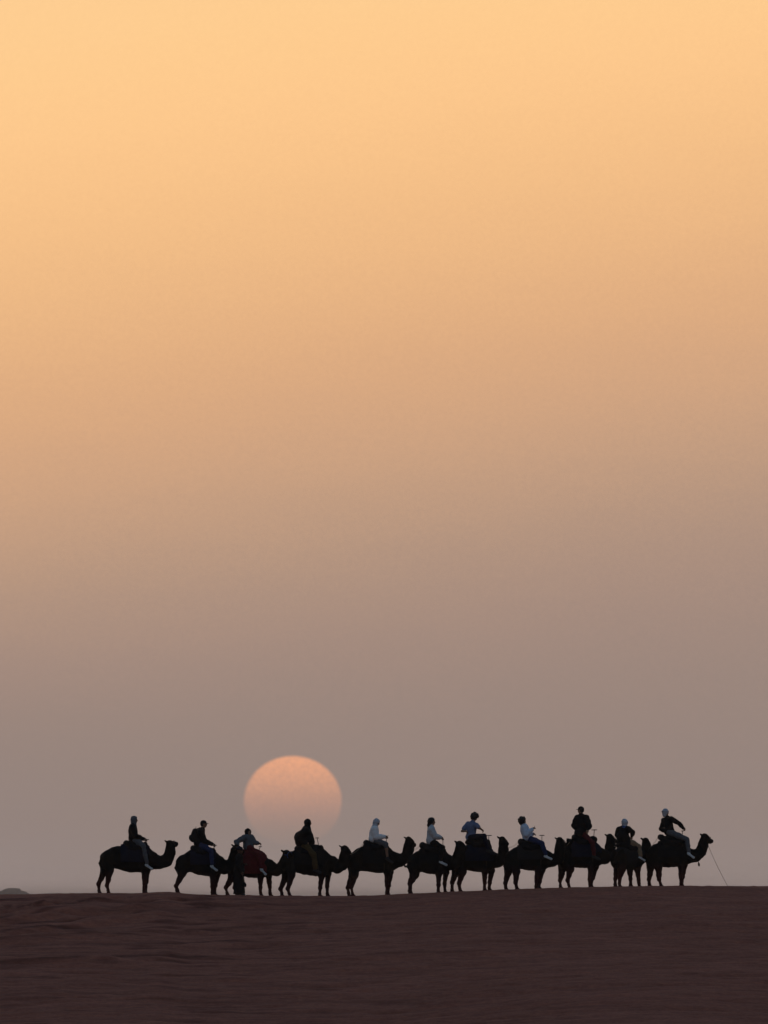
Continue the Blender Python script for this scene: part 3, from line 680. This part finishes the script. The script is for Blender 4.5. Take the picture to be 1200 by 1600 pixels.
for i, c in enumerate(CAMELS): make_saddle(i, c)

# ------------------------------------------------------------------ people
def rotz(v, a): c, s = math.cos(a), math.sin(a); return np.array((v[0] * c - v[1] * s, v[0] * s + v[1] * c, v[2]))
def unit(v): v = np.array(v, float); return v / (np.linalg.norm(v) + 1e-9)

def hand(cl, wrist, d, n, sgn, curl=0.55):
    """palm blended into the arm; four fingers of unequal length and a thumb from the side of the palm, as tapered tubes"""
    d = unit(d); n = unit(np.array(n, float) - d * np.dot(n, d)); sv = np.cross(d, n) * sgn
    tubes = []
    for k, (off, ln) in enumerate(((0.031, 0.88), (0.0105, 1.0), (-0.0105, 0.95), (-0.031, 0.76))):
        kn = wrist + d * (0.088 - 0.006 * abs(k - 1)) + sv * off
        cl.cone(wrist + sv * off * 0.55, kn, 0.019, 0.0135, 0.012)
        p = kn - d * 0.015; P = [p]; a = 0.12; R = [0.0105]
        for q, (l, r) in enumerate(((0.045, 0.0098), (0.030, 0.0088), (0.023, 0.0072))):
            a += curl * (0.7 if q == 0 else 1.0)
            p = p + (d * math.cos(a) + n * math.sin(a)) * (l * ln + (0.015 if q == 0 else 0)); P.append(p); R.append(r)
        tubes.append(tube(P, R, 7))
    b = wrist + d * 0.030 + sv * 0.026
    t1 = b + unit(d * 0.65 + sv * 0.7 + n * 0.35) * 0.045; t2 = t1 + unit(d * 0.85 + sv * 0.15 + n * 0.55) * 0.034
    tubes.append(tube([b - sv * 0.012, t1, t2], [0.0145, 0.0115, 0.0085], 7))
    return tubes

def make_person(i, p, c=None):
    standing = c is None
    if standing:
        yaw = 0.0; ox = p['at']; oy = crest_row(ox); f = Frame(ox, oy, 0.0); loc = Vector((wx(ox), D + p['dy'], wz(oy) - 0.01))
    else:
        f0 = c['frame']; yaw = f0.yaw; ox, oy = p['pelvis']; f = Frame(ox, oy, yaw)
        base = c['root'].location; off = rotz((f0.x(ox), 0, 0), yaw)
        loc = Vector((base.x + off[0], base.y + off[1], base.z + f0.z(oy)))
    o = thing('person', p['label'], 'person', loc, yaw, p.get('group', 'riders of the caravan'))
    ty = math.radians(p.get('turn', 0)); hy = math.radians(p.get('look', p.get('turn', 0)))
    A = lambda q, y=0.0: np.array(f(q[0], q[1], y))
    pel = A(p['pelvis']); che = A(p['chest']); nek = A(p['neck']); hed = A(p['head'])
    sw = p.get('shoulder', 0.185)
    up = unit(nek - pel); fw = rotz((1, 0, 0), ty); fw = unit(fw - up * np.dot(fw, up)); lf = np.cross(up, fw)
    rot = np.stack([fw, lf, up], 1)
    sh = {s: che + up * 0.085 + lf * (-s) * sw for s in (1, -1)}          # s=1 is the right arm
    arms = {}
    for s, key in ((1, 'R'), (-1, 'L')):
        (ep, ey), (hp, hyy) = p[key]
        arms[s] = (sh[s], A(ep, ey), A(hp, hyy))
    hips = {s: pel + np.array((0, -s * (0.06 if standing else 0.095), -0.01)) for s in (1, -1)}
    legs = {}
    if standing:
        for s in (1, -1):
            legs[s] = (hips[s], A(p['knee'], -s * 0.075), A(p['ankle'], -s * 0.09), A(p['toe'], -s * 0.11))
    else:
        for s in (1, -1):
            ky = p.get('ky', 0.37); k = A(p['knee'], -ky) if s == 1 else A(p['knee'], -ky) * np.array((1, -1, 1))
            an = A(p['ankle'], -0.42) * (1 if s == 1 else np.array((1, -1, 1))); t = A(p['toe'], -0.45) * (1 if s == 1 else np.array((1, -1, 1)))
            if s == -1: k[0] -= 0.02
            legs[s] = (hips[s], k, an, t)
    allp = [pel, che, nek, hed] + [q for a in arms.values() for q in a] + [q for l in legs.values() for q in l]
    lo = np.min(allp, 0) - 0.26; hi = np.max(allp, 0) + 0.26
    # ---- the body, one skin
    cl = Clay(lo, hi, 0.0105)
    def torso(c_, g):
        c_.egg(pel + up * 0.02, (0.115 + g, 0.165 + g, 0.12 + g), rot, 0.05)
        c_.egg(pel * 0.55 + che * 0.45, (0.10 + g, 0.145 + g, 0.16 + g), rot, 0.07)
        c_.egg(che, (0.11 + g, sw - 0.02 + g, 0.165 + g), rot, 0.07)
        for s in (1, -1): c_.cone(che + up * 0.12, sh[s], 0.062 + g, 0.062 + g, 0.05)
    torso(cl, -0.012)
    cl.cone(che + up * 0.13, nek, 0.062, 0.056, 0.04); cl.cone(nek, hed - up * 0.02, 0.054, 0.054, 0.03)
    tubes = []
    for s in (1, -1):
        a, e, h = arms[s]; d = unit(h - e); wr = h - d * 0.055
        cl.chain([(a, 0.052), (a * 0.5 + e * 0.5, 0.046), (e, 0.038)], 0.03); cl.chain([(e, 0.038), (e * 0.6 + wr * 0.4, 0.037), (wr, 0.026)], 0.02)
        n = unit(np.array((0.25, s * 0.75, -0.55))); tubes += hand(cl, wr, d, n, s, p.get('curl', 0.6))
        hp_, k, an, t = legs[s]
        cl.chain([(hp_, 0.085), (hp_ * 0.5 + k * 0.5, 0.072), (k, 0.053)], 0.04); cl.chain([(k, 0.052), (k * 0.65 + an * 0.35, 0.052), (an, 0.036)], 0.03)
        if standing: foot_tip = np.array((an[0] + 0.12, an[1] - s * 0.02, 0.045))
        else: dd = unit(t - an); foot_tip = an + np.array((0, 0, -0.035)) + unit((dd[0], dd[1] * 0.3, dd[2] * 0.75)) * 0.15
        cl.cone(an + (0, 0, -0.025), foot_tip, 0.030, 0.022, 0.02)
    # head: skull, face, jaw, brow, nose, lips, ears
    tilt = math.radians(p.get('nod', 0)); hf = rotz((math.cos(tilt), 0, -math.sin(tilt)), hy); hu = rotz((math.sin(tilt), 0, math.cos(tilt)), hy); hs = np.cross(hu, hf)
    hr = np.stack([hf, hs, hu], 1); at = lambda a, b, c_: hed + hf * a + hs * b + hu * c_
    cl.egg(at(-0.012, 0, 0.03), (0.098, 0.077, 0.088), hr, 0.02)
    cl.egg(at(0.018, 0, -0.035), (0.072, 0.060, 0.082), hr, 0.04)
    cl.egg(at(0.052, 0, -0.088), (0.028, 0.030, 0.022), hr, 0.03)
    cl.cone(at(0.084, 0, 0.012), at(0.106, 0, -0.028), 0.010, 0.0145, 0.018)
    cl.egg(at(0.086, 0, -0.060), (0.013, 0.026, 0.011), hr, 0.012)
    cl.egg(at(0.078, 0, 0.034), (0.016, 0.050, 0.012), hr, 0.02)
    for s in (1, -1): cl.egg(at(-0.008, s * 0.079, -0.008), (0.020, 0.011, 0.033), hr, 0.01)
    V, Q = cl.skin()
    bv, bf = join((V.tolist(), Q.tolist()), *tubes)
    link_mesh('body', bv, bf, p.get('skin', 'skin'), o)
    for s in (1, -1):
        ev, ef = ball(at(0.078, s * 0.031, 0.006), 0.0125, 5); link_mesh('eye', ev, ef, 'eye', o)
    # ---- upper garment
    bulk = p.get('bulk', 0.014)
    cl = Clay(lo, hi, 0.0125)
    torso(cl, bulk)
    hem = p.get('hem', 0.06)
    cl.egg(pel + up * (-0.01), (0.125 + bulk, 0.17 + bulk, hem + 0.07), rot, 0.05)
    cl.cone(che + up * 0.13, nek - up * 0.01, 0.075 + bulk * 0.5, 0.064 + bulk * 0.6, 0.03)
    for s in (1, -1):
        a, e, h = arms[s]; d = unit(h - e); wr = h - d * 0.065
        cl.chain([(a, 0.062 + bulk), (a * 0.5 + e * 0.5, 0.055 + bulk), (e, 0.047 + bulk)] if p.get('sleeve', 'long') == 'long' else [(a, 0.064 + bulk), (a * 0.35 + e * 0.65, 0.060 + bulk)], 0.04)
        if p.get('sleeve', 'long') == 'long': cl.chain([(e, 0.047 + bulk), (e * 0.5 + wr * 0.5, 0.043 + bulk), (wr, 0.034 + bulk * 0.6)], 0.03)
    for q, r in p.get('extra', []): cl.egg(A(q), r, None, 0.09)
    if standing:
        # a long robe down to the ankles
        g0 = A((p['at'], p['hem_row'])); cl.chain([(pel, 0.185), (pel * 0.5 + g0 * 0.5, 0.185), (g0 + (0, 0, 0.05), 0.195)], 0.06); cl.cut(2, g0[2], 'above')
    cl.crumple(0.0055, 24, 200 + i)
    V, Q = cl.skin(); link_mesh(p['top'][0], V, Q, p['top'][1], o)
    # ---- trousers
    if not standing:
        cl = Clay(lo, hi, 0.0125); g = p.get('baggy', 0.012)
        cl.egg(pel - up * 0.02, (0.118 + g, 0.168 + g, 0.10), rot, 0.04)
        for s in (1, -1):
            hp_, k, an, t = legs[s]; end = an if p.get('legs', 'long') == 'long' else k * 0.55 + an * 0.45
            cl.chain([(hp_, 0.098 + g), (hp_ * 0.5 + k * 0.5, 0.084 + g), (k, 0.066 + g)], 0.05)
            if p.get('legs', 'long') == 'long': cl.chain([(k, 0.064 + g), (k * 0.5 + an * 0.5, 0.060 + g), (an + (0, 0, 0.05), 0.050 + g)], 0.03)
            else: cl.chain([(k, 0.064 + g), (k * 0.85 + an * 0.15, 0.066 + g)], 0.03)
        cl.crumple(0.005, 26, 300 + i)
        V, Q = cl.skin(); link_mesh(p.get('bottom_name', 'trousers'), V, Q, p['bottom'], o)
    # ---- shoes
    for s in (1, -1):
        _, k, an, t = legs[s]; d = unit(t - an) if not standing else np.array((1.0, 0, 0)); dh = unit((d[0], d[1] * 0.3, d[2] * 0.75))
        if standing: b0 = np.array((an[0], an[1], 0.05)); tip = b0 + (0.17, -s * 0.03, -0.005)
        else: b0 = an + np.array((0, 0, -0.035)); tip = b0 + dh * 0.19
        cl = Clay(np.minimum(b0, tip) - 0.16, np.maximum(b0, tip) + 0.16, 0.0105)
        cl.cone(an + (0, 0, 0.02), b0, 0.046, 0.046, 0.02); cl.cone(b0 - dh * 0.035, tip, 0.044, 0.036, 0.03, 1.0); cl.egg(tip, (0.05, 0.042, 0.033), None, 0.03)
        if standing: cl.cut(2, 0.005, 'above')
        V, Q = cl.skin(); sh_o = link_mesh('shoe', V, Q, p.get('shoe', 'shoe_dark'), o)
        if not standing:
            z0 = min(b0[2], tip[2]) - 0.046
            side = np.cross(dh, (0, 0, 1.0)); dn = np.cross(dh, side); dn = dn if dn[2] < 0 else -dn
            q0 = b0 - dh * 0.05 + dn * 0.040; q1 = tip + dh * 0.03 + dn * 0.036
            SV, SF = [], []
            ring = [(-0.02, 0.034), (0.05, 0.040), (0.12, 0.043), (0.19, 0.042), (0.245, 0.026)]
            pts = [q0 + dh * a + side * w for a, w in ring] + [q0 + dh * a - side * w for a, w in ring[::-1]]
            n_ = len(pts); SV = [tuple(v) for v in pts] + [tuple(v + dn * 0.018) for v in pts]
            SF = [tuple(range(n_)), tuple(range(2 * n_ - 1, n_ - 1, -1))] + [(k2, k2 + n_, (k2 + 1) % n_ + n_, (k2 + 1) % n_) for k2 in range(n_)]
            link_mesh('sole', SV, SF, 'shoe_dark', sh_o, smooth=False)
    # ---- head wear and hair
    for kind, m_ in p['headwear']:
        cl = Clay(hed - 0.42, hed + 0.34, 0.010)
        if kind == 'hair':                              # short hair
            cl.egg(at(-0.020, 0, 0.042), (0.104, 0.086, 0.090), hr, 0.0); cl.egg(at(-0.05, 0, -0.01), (0.068, 0.080, 0.085), hr, 0.04); cl.egg(at(0.075, 0, -0.045), (0.075, 0.09, 0.085), hr, carve=True)
        elif kind == 'curly_hair':
            cl.egg(at(-0.024, 0, 0.035), (0.140, 0.130, 0.134), hr, 0.0); cl.egg(at(-0.06, 0, -0.04), (0.082, 0.098, 0.09), hr, 0.04); cl.egg(at(0.10, 0, -0.05), (0.085, 0.085, 0.095), hr, carve=True); cl.crumple(0.010, 75, 7)
        elif kind == 'long_hair':
            cl.egg(at(-0.022, 0, 0.036), (0.124, 0.108, 0.112), hr, 0.0); cl.chain([(at(-0.06, 0, 0.0), 0.094), (at(-0.095, 0, -0.12), 0.066), (at(-0.10, 0, -0.24), 0.045), (at(-0.09, 0, -0.31), 0.022)], 0.04); cl.egg(at(0.085, 0, -0.04), (0.078, 0.085, 0.095), hr, carve=True); cl.crumple(0.004, 90, 8)
        elif kind == 'scarf':                           # wound round head and neck, face left open
            cl.egg(at(-0.014, 0, 0.036), (0.114, 0.098, 0.100), hr, 0.0); cl.chain([(at(-0.03, 0, -0.02), 0.095), (at(-0.02, 0, -0.11), 0.085), (at(-0.02, 0, -0.16), 0.100)], 0.05); cl.egg(at(0.10, 0, -0.022), (0.062, 0.052, 0.062), hr, carve=True); cl.crumple(0.005, 55, 9)
        elif kind == 'headcloth':
            cl.egg(at(-0.014, 0, 0.034), (0.116, 0.100, 0.102), hr, 0.0); cl.cone(at(-0.035, 0, 0.0), at(-0.045, 0, -0.075), 0.092, 0.078, 0.05); cl.egg(at(0.10, 0, -0.035), (0.062, 0.060, 0.070), hr, carve=True); cl.crumple(0.006, 60, 9)
        elif kind == 'hood':
            cl.egg(at(-0.018, 0, 0.032), (0.116, 0.102, 0.108), hr, 0.0); cl.chain([(at(-0.03, 0, -0.02), 0.102), (at(-0.035, 0, -0.13), 0.105)], 0.05); cl.egg(at(0.105, 0, -0.02), (0.055, 0.055, 0.078), hr, carve=True); cl.crumple(0.004, 45, 10)
        elif kind == 'turban':
            cl.chain([(at(-0.02 + 0.085 * math.cos(a), 0.078 * math.sin(a), 0.055 + 0.012 * math.sin(2 * a)), 0.042) for a in np.linspace(0, 6.3, 13)], 0.02); cl.egg(at(-0.015, 0, 0.075), (0.095, 0.085, 0.07), hr, 0.03); cl.crumple(0.005, 60, 11)
        elif kind == 'cap':
            cl.egg(at(-0.012, 0, 0.045), (0.109, 0.089, 0.092), hr, 0.0)
            k0 = hed + hu * 0.028; ax = hu
            g = np.indices(cl.n).reshape(3, -1).T * cl.v + cl.lo - k0
            cl.f = np.maximum(cl.f, -(g @ ax).reshape(cl.n).astype(np.float32))
        elif kind == 'shawl':
            cl.egg(at(-0.02, 0, -0.16), (0.125, 0.15, 0.07), hr, 0.0); cl.crumple(0.006, 50, 12)
        V, Q = cl.skin(); hw = link_mesh({'hair': 'hair', 'curly_hair': 'hair', 'long_hair': 'hair', 'scarf': 'headscarf', 'headcloth': 'headscarf', 'hood': 'hood', 'turban': 'turban', 'cap': 'cap', 'shawl': 'shawl'}[kind], V, Q, m_, o)
        if kind == 'cap':
            P = []; n_ = 9
            for r_ in (0.0, 1.0):
                for zz in (0.0, 0.012):
                    for k2 in range(n_):
                        a = (k2 / (n_ - 1) - 0.5) * 2.3
                        base = at(0.092 * math.cos(a) - 0.010, 0.084 * math.sin(a), 0.034 + zz)
                        P.append(tuple(base + hf * (r_ * 0.085 * math.cos(a * 0.75)) - hu * (0.018 * r_)))
            Fq = []
            for k2 in range(n_ - 1):
                for u_, w_ in ((0, 2), (1, 3)):
                    q = (u_ * n_ + k2, u_ * n_ + k2 + 1, w_ * n_ + k2 + 1, w_ * n_ + k2); Fq.append(q if u_ else q[::-1])
                Fq.append((2 * n_ + k2, 2 * n_ + k2 + 1, 3 * n_ + k2 + 1, 3 * n_ + k2))
                Fq.append((0 * n_ + k2 + 1, 0 * n_ + k2, 1 * n_ + k2, 1 * n_ + k2 + 1))
            link_mesh('brim', P, Fq, m_, hw, smooth=False)
    p['root'] = o; p['hands'] = {s: Matrix.Translation(loc) @ Matrix.Rotation(yaw, 4, 'Z') @ Vector(arms[s][2]) for s in (1, -1)}
    p['back'] = Matrix.Translation(loc) @ Matrix.Rotation(yaw, 4, 'Z') @ Vector(che - fw * 0.10)
    return o

RIDERS = [
 dict(label='rider in black top and grey face scarf on the last camel at far left', pelvis=(209,1309), chest=(207.8,1296), neck=(208.6,1287.5), head=(210,1280),
  R=(((211.5,1305),-.24),((226,1311),-.10)), L=(((211,1305),.24),((228,1311),.06)), knee=(225,1321), ankle=(230,1350), toe=(238,1357), top=('long_sleeved_top','black_cloth'), bottom='mid_grey_cloth', shoe='shoe_white', headwear=[('scarf','slate_cloth')], bulk=.042, hem=.13),
 dict(label='rider in dark jacket, blue jeans and peaked cap with a backpack', pelvis=(311,1317), chest=(313.5,1302.5), neck=(316.5,1294), head=(318.8,1286.8),
  R=(((320,1313),-.24),((333.5,1319),-.10)), L=(((319,1313),.24),((335,1319),.07)), knee=(331,1329), ankle=(332,1352), toe=(339,1359), top=('jacket','black_cloth'), bottom='denim_cloth', shoe='shoe_white', headwear=[('cap','charcoal_cloth'),('hair','hair')], bulk=.040, hem=.10),
 dict(label='rider in slate blue top leaning on the elbow beside the standing man', pelvis=(388,1322), chest=(387,1311.5), neck=(387.2,1305), head=(387.7,1299.3), turn=-42, look=-55,
  R=(((369.5,1314.5),-.32),((372,1323),-.42)), L=(((397.5,1315.5),.05),((406,1317),-.06)), knee=(403,1334), ankle=(409,1357), toe=(414,1364), top=('loose_top','slate_cloth'), bottom='maroon_cloth', shoe='shoe_white', headwear=[('hood','black_cloth')], shoulder=.16, bulk=.036),
 dict(label='bulky dark hooded rider in front of the setting sun', pelvis=(473,1316), chest=(476.5,1301.5), neck=(480,1292.5), head=(481.6,1284.6),
  R=(((467,1309),-.28),((480,1317),-.24)), L=(((483,1310),.16),((490,1317),.04)), knee=(490.5,1335), ky=.46, ankle=(493,1357), toe=(501,1362), top=('padded_coat','black_cloth'), bottom='olive_cloth', headwear=[('hood','black_cloth')], bulk=.075, extra=[((467,1309),(.16,.24,.24)),((483,1309),(.17,.22,.22)),((481,1293),(.10,.12,.12))], baggy=.03),
 dict(label='rider in white shirt and grey blue headscarf looking down at the hands', pelvis=(584,1310), chest=(584.8,1299), neck=(586,1291), head=(588.6,1283.8), nod=18,
  R=(((587.5,1307),-.24),((602.5,1306.5),-.10)), L=(((588,1307),.24),((604,1306),.05)), knee=(603,1318), ankle=(605.5,1340), toe=(611,1345), top=('white_shirt','white_cloth'), bottom='mid_grey_cloth', legs='short', bottom_name='shorts', headwear=[('scarf','pale_scarf')], bulk=.046, shoe='shoe_dark'),
 dict(label='rider with long dark hair and pale grey sweater', pelvis=(673.5,1313), chest=(674,1299.5), neck=(674,1290.5), head=(675,1282.8),
  R=(((680,1306),-.22),((690,1308.5),-.10)), L=(((680,1306),.22),((691,1308),.04)), knee=(689,1322), ankle=(689,1345), toe=(698,1351), top=('sweater','pale_grey_cloth'), bottom='black_cloth', shoe='shoe_white', headwear=[('long_hair','hair')], bulk=.042, hem=.10),
 dict(label='rider in blue short-sleeved shirt bending forward, seen from behind', pelvis=(736,1307), chest=(737.3,1291.5), neck=(739.3,1282.3), head=(741.8,1275.6), turn=48, look=30, nod=35,
  L=(((722,1297.5),.02),((729,1298),-.14)), R=(((749,1292.5),-.20),((754.5,1296.5),-.08)), knee=(756.5,1305), ankle=(763,1327), toe=(771,1331), top=('blue_shirt','blue_cloth'), bottom='navy_cloth', headwear=[('curly_hair','hair')], sleeve='short', bulk=.026),
 dict(label='rider with round curly hair in light blue shirt holding up a phone', pelvis=(824,1307.5), chest=(820.5,1296.5), neck=(818,1289), head=(816.6,1282), look=8,
  R=(((822,1303),-.25),((833,1293.5),-.16)), L=(((824,1304),.22),((834.5,1302),.02)), knee=(846.5,1317), ankle=(852.5,1336), toe=(861,1341), top=('light_blue_shirt','light_blue_cloth'), bottom='denim_cloth', headwear=[('curly_hair','hair')], bulk=.046, shoe='shoe_white'),
 dict(label='big rider in black jacket, red trousers and a cap turned to the left', pelvis=(908.5,1299.5), chest=(909,1281), neck=(908.3,1272), head=(907.5,1264.8), turn=60, look=150,
  L=(((897,1288),.02),((903.5,1297),-.03)), R=(((921,1289),-.22),((917.5,1297.5),-.30)), knee=(926,1316), ankle=(928,1336), toe=(936,1341), top=('jacket','black_cloth'), bottom='red_cloth', headwear=[('cap','black_cloth'),('hair','hair')], bulk=.045, shoulder=.172, baggy=.012, hem=.12, extra=[((907,1301),(.19,.27,.15))]),
 dict(label='rider in dark top, tan trousers and blue white headscarf with bent arm', pelvis=(975.5,1311.5), chest=(974.3,1298.5), neck=(974.5,1290.8), head=(975,1284.5), turn=20, look=100,
  L=(((963.5,1304),.24),((968,1311),.16)), R=(((988.2,1299.5),-.22),((986.0,1308),-.16)), knee=(997.5,1322), ankle=(1000,1338), toe=(1006.5,1343), ky=.34, hem=.12, top=('dark_top','black_cloth'), bottom='tan_cloth', headwear=[('scarf','pale_scarf'),('shawl','scarf_blue')], bulk=.03, extra=[((975,1316),(.20,.27,.19)),((971,1307),(.17,.20,.18))], shoe='shoe_white', baggy=.028),
 dict(label='rider in black sweater and white headscarf on the leading camel, one arm stretched forward', pelvis=(1046,1298.5), chest=(1044,1283.5), neck=(1042,1275.3), head=(1040.3,1268.3), turn=42, look=25,
  L=(((1033.2,1294),.06),((1041,1299.5),-.02)), R=(((1061.5,1286),-.22),((1069,1294.5),-.12)), knee=(1073,1310.5), ankle=(1076,1332), toe=(1084,1340), top=('sweater','black_cloth'), bottom='slate_cloth', headwear=[('headcloth','pale_scarf')], bulk=.03, shoe='shoe_white'),
]
for i, (p, c) in enumerate(zip(RIDERS, CAMELS)): make_person(i, p, c)

HANDLER = dict(label='standing man in a long dark robe between the second and third camels', group=None, at=374.5, dy=-1.15, pelvis=(374,1359), chest=(374.2,1343.5), neck=(374.6,1335.3), head=(375.6,1328.8), turn=12, look=20,
  R=(((372,1353),-.26),((379,1364),-.22)), L=(((377,1353),.2),((384,1350),.12)), knee=(374.5,1379), ankle=(374,1395), toe=(381,1398), hem_row=1396.5, top=('robe','black_cloth'), bottom='black_cloth', headwear=[('turban','navy_cloth')], skin='skin_deep', bulk=.03)
h = make_person(20, HANDLER)

# ------------------------------------------------------------------ carried things and ropes
def make_backpack():
    p = RIDERS[1]; b = p['back']
    o = thing('backpack', 'small dark backpack on the back of the rider in the cap', 'backpack', (b.x - 0.115, b.y, b.z - 0.30), 0)
    cl = Clay((-0.3, -0.3, -0.1), (0.35, 0.3, 0.65), 0.012)
    cl.cone((-0.02, -0.07, 0.13), (0.035, -0.06, 0.38), 0.13, 0.105, 0.05); cl.cone((-0.02, 0.07, 0.13), (0.035, 0.06, 0.38), 0.13, 0.105, 0.05); cl.crumple(0.006, 24, 77)
    V, Q = cl.skin(); link_mesh('bag', V, Q, 'charcoal_cloth', o)
    cl = Clay((-0.35, -0.3, -0.1), (0.2, 0.3, 0.45), 0.012); cl.egg((-0.13, 0, 0.16), (0.05, 0.10, 0.10), None, 0.02); V, Q = cl.skin(); link_mesh('front_pocket', V, Q, 'black_cloth', o)
    for s in (-1, 1):
        tv, tf = tube([(0.10, s * 0.10, 0.46), (0.19, s * 0.13, 0.50), (0.315, s * 0.13, 0.40), (0.33, s * 0.14, 0.25), (0.22, s * 0.17, 0.12), (0.08, s * 0.14, 0.08)], 0.016, 6); link_mesh('strap', tv, tf, 'black_cloth', o)
    hv, hf = tube([(0.06, -0.04, 0.48), (0.06, -0.02, 0.53), (0.06, 0.02, 0.53), (0.06, 0.04, 0.48)], 0.008, 6); link_mesh('carry_loop', hv, hf, 'black_cloth', o)
make_backpack()
def make_phone(p, s, label, tilt):
    h = p['hands'][s]; w, t, l = 0.037, 0.0045, 0.078
    o = thing('mobile_phone', label, 'phone', (h.x + 0.03, h.y, h.z + 0.02), 0)
    o.rotation_euler = (0, tilt, 0)
    def slab(w, t, l, x0):
        V = []; pts = [(-w, -l + .01), (-w + .01, -l), (w - .01, -l), (w, -l + .01), (w, l - .01), (w - .01, l), (-w + .01, l), (-w, l - .01)]
        V = [(x0 - t, a, b) for a, b in pts] + [(x0 + t, a, b) for a, b in pts]
        return V, [tuple(range(8)), tuple(range(15, 7, -1))] + [(k, k + 8, (k + 1) % 8 + 8, (k + 1) % 8) for k in range(8)]
    v, f = slab(w, t, l, 0); link_mesh('phone_case', v, f, 'phone', o, smooth=False)
    v, f = slab(w - .003, .0006, l - .003, -t - .0009); link_mesh('screen', v, f, 'phone', o, smooth=False)
make_phone(RIDERS[7], 1, 'phone held up by the rider in light blue', 0.25)
make_phone(RIDERS[4], 1, 'dark phone in the hands of the rider in the white shirt', 1.2)

def make_rope(name, label, a, b, sag, r=0.010, n=14, end=None):
    P = []
    for k in range(n + 1):
        t = k / n; q = a.lerp(b, t); P.append(q - Vector((0, 0, sag * 4 * t * (1 - t))))
    if end: P += end
    base = P[-1].copy(); v, f = tube([p - base for p in P], r, 6)
    o = link_mesh(name, v, f, 'rope'); o.location = base; return tag(o, label, 'rope', None)
NEXT = ['from the last camel to the camel under the capped rider', 'from the camel under the capped rider to the maroon-blanketed camel', 'from the maroon-blanketed camel to the camel before the sun', 'from the camel before the sun to the fifth camel',
        'from the fifth camel to the camel of the long-haired rider', 'from the camel of the long-haired rider to the blue-shirted rider', "from the blue-shirted rider's camel to the curly-haired rider", "from the curly-haired rider's camel to the red-trousered rider",
        "from the red-trousered rider's camel to the turned camel", 'from the turned camel to the leading camel']
for k in range(10):
    a = CAMELS[k]['mouth']; b = CAMELS[k + 1]['tie']
    if k == 0: continue                                 # the last camel stands back: no line shows against the sky
    make_rope('lead_rope', 'thin lead rope ' + NEXT[k], a, b, 0.10, 0.007)
m = CAMELS[-1]['mouth']; gx = 1136.5
g = Vector((wx(gx), D - 0.1, wz(crest_row(gx)) + 0.01))
make_rope('lead_rope', 'pale lead rope slanting from the leading muzzle down to the sand', m, g, 0.05, 0.0075, 16, [g + Vector((0.25, -0.15, -0.005)), g + Vector((0.42, 0.05, -0.005)), g + Vector((0.62, -0.02, -0.01))])

def make_pouch():
    x, y = wx(384), D - 1.28
    o = thing('cloth_pouch', 'small dark pouch hanging beside the robe of the standing man', 'pouch', (x, y, wz(1386)), 0)
    cl = Clay((-0.12, -0.12, -0.05), (0.12, 0.12, 0.25), 0.008); cl.egg((0, 0, 0.06), (0.052, 0.05, 0.062), None, 0.02); cl.cone((0, 0, 0.1), (-0.01, 0, 0.145), 0.026, 0.02, 0.03); cl.crumple(0.004, 60, 5); V, Q = cl.skin(); link_mesh('bag', V, Q, 'charcoal_cloth', o)
    hnd = HANDLER['hands'][1]; v, f = tube([(-0.01, 0, 0.14), (hnd.x - x, hnd.y - y, hnd.z - wz(1386))], 0.006, 6); link_mesh('cord', v, f, 'rope', o)
make_pouch()
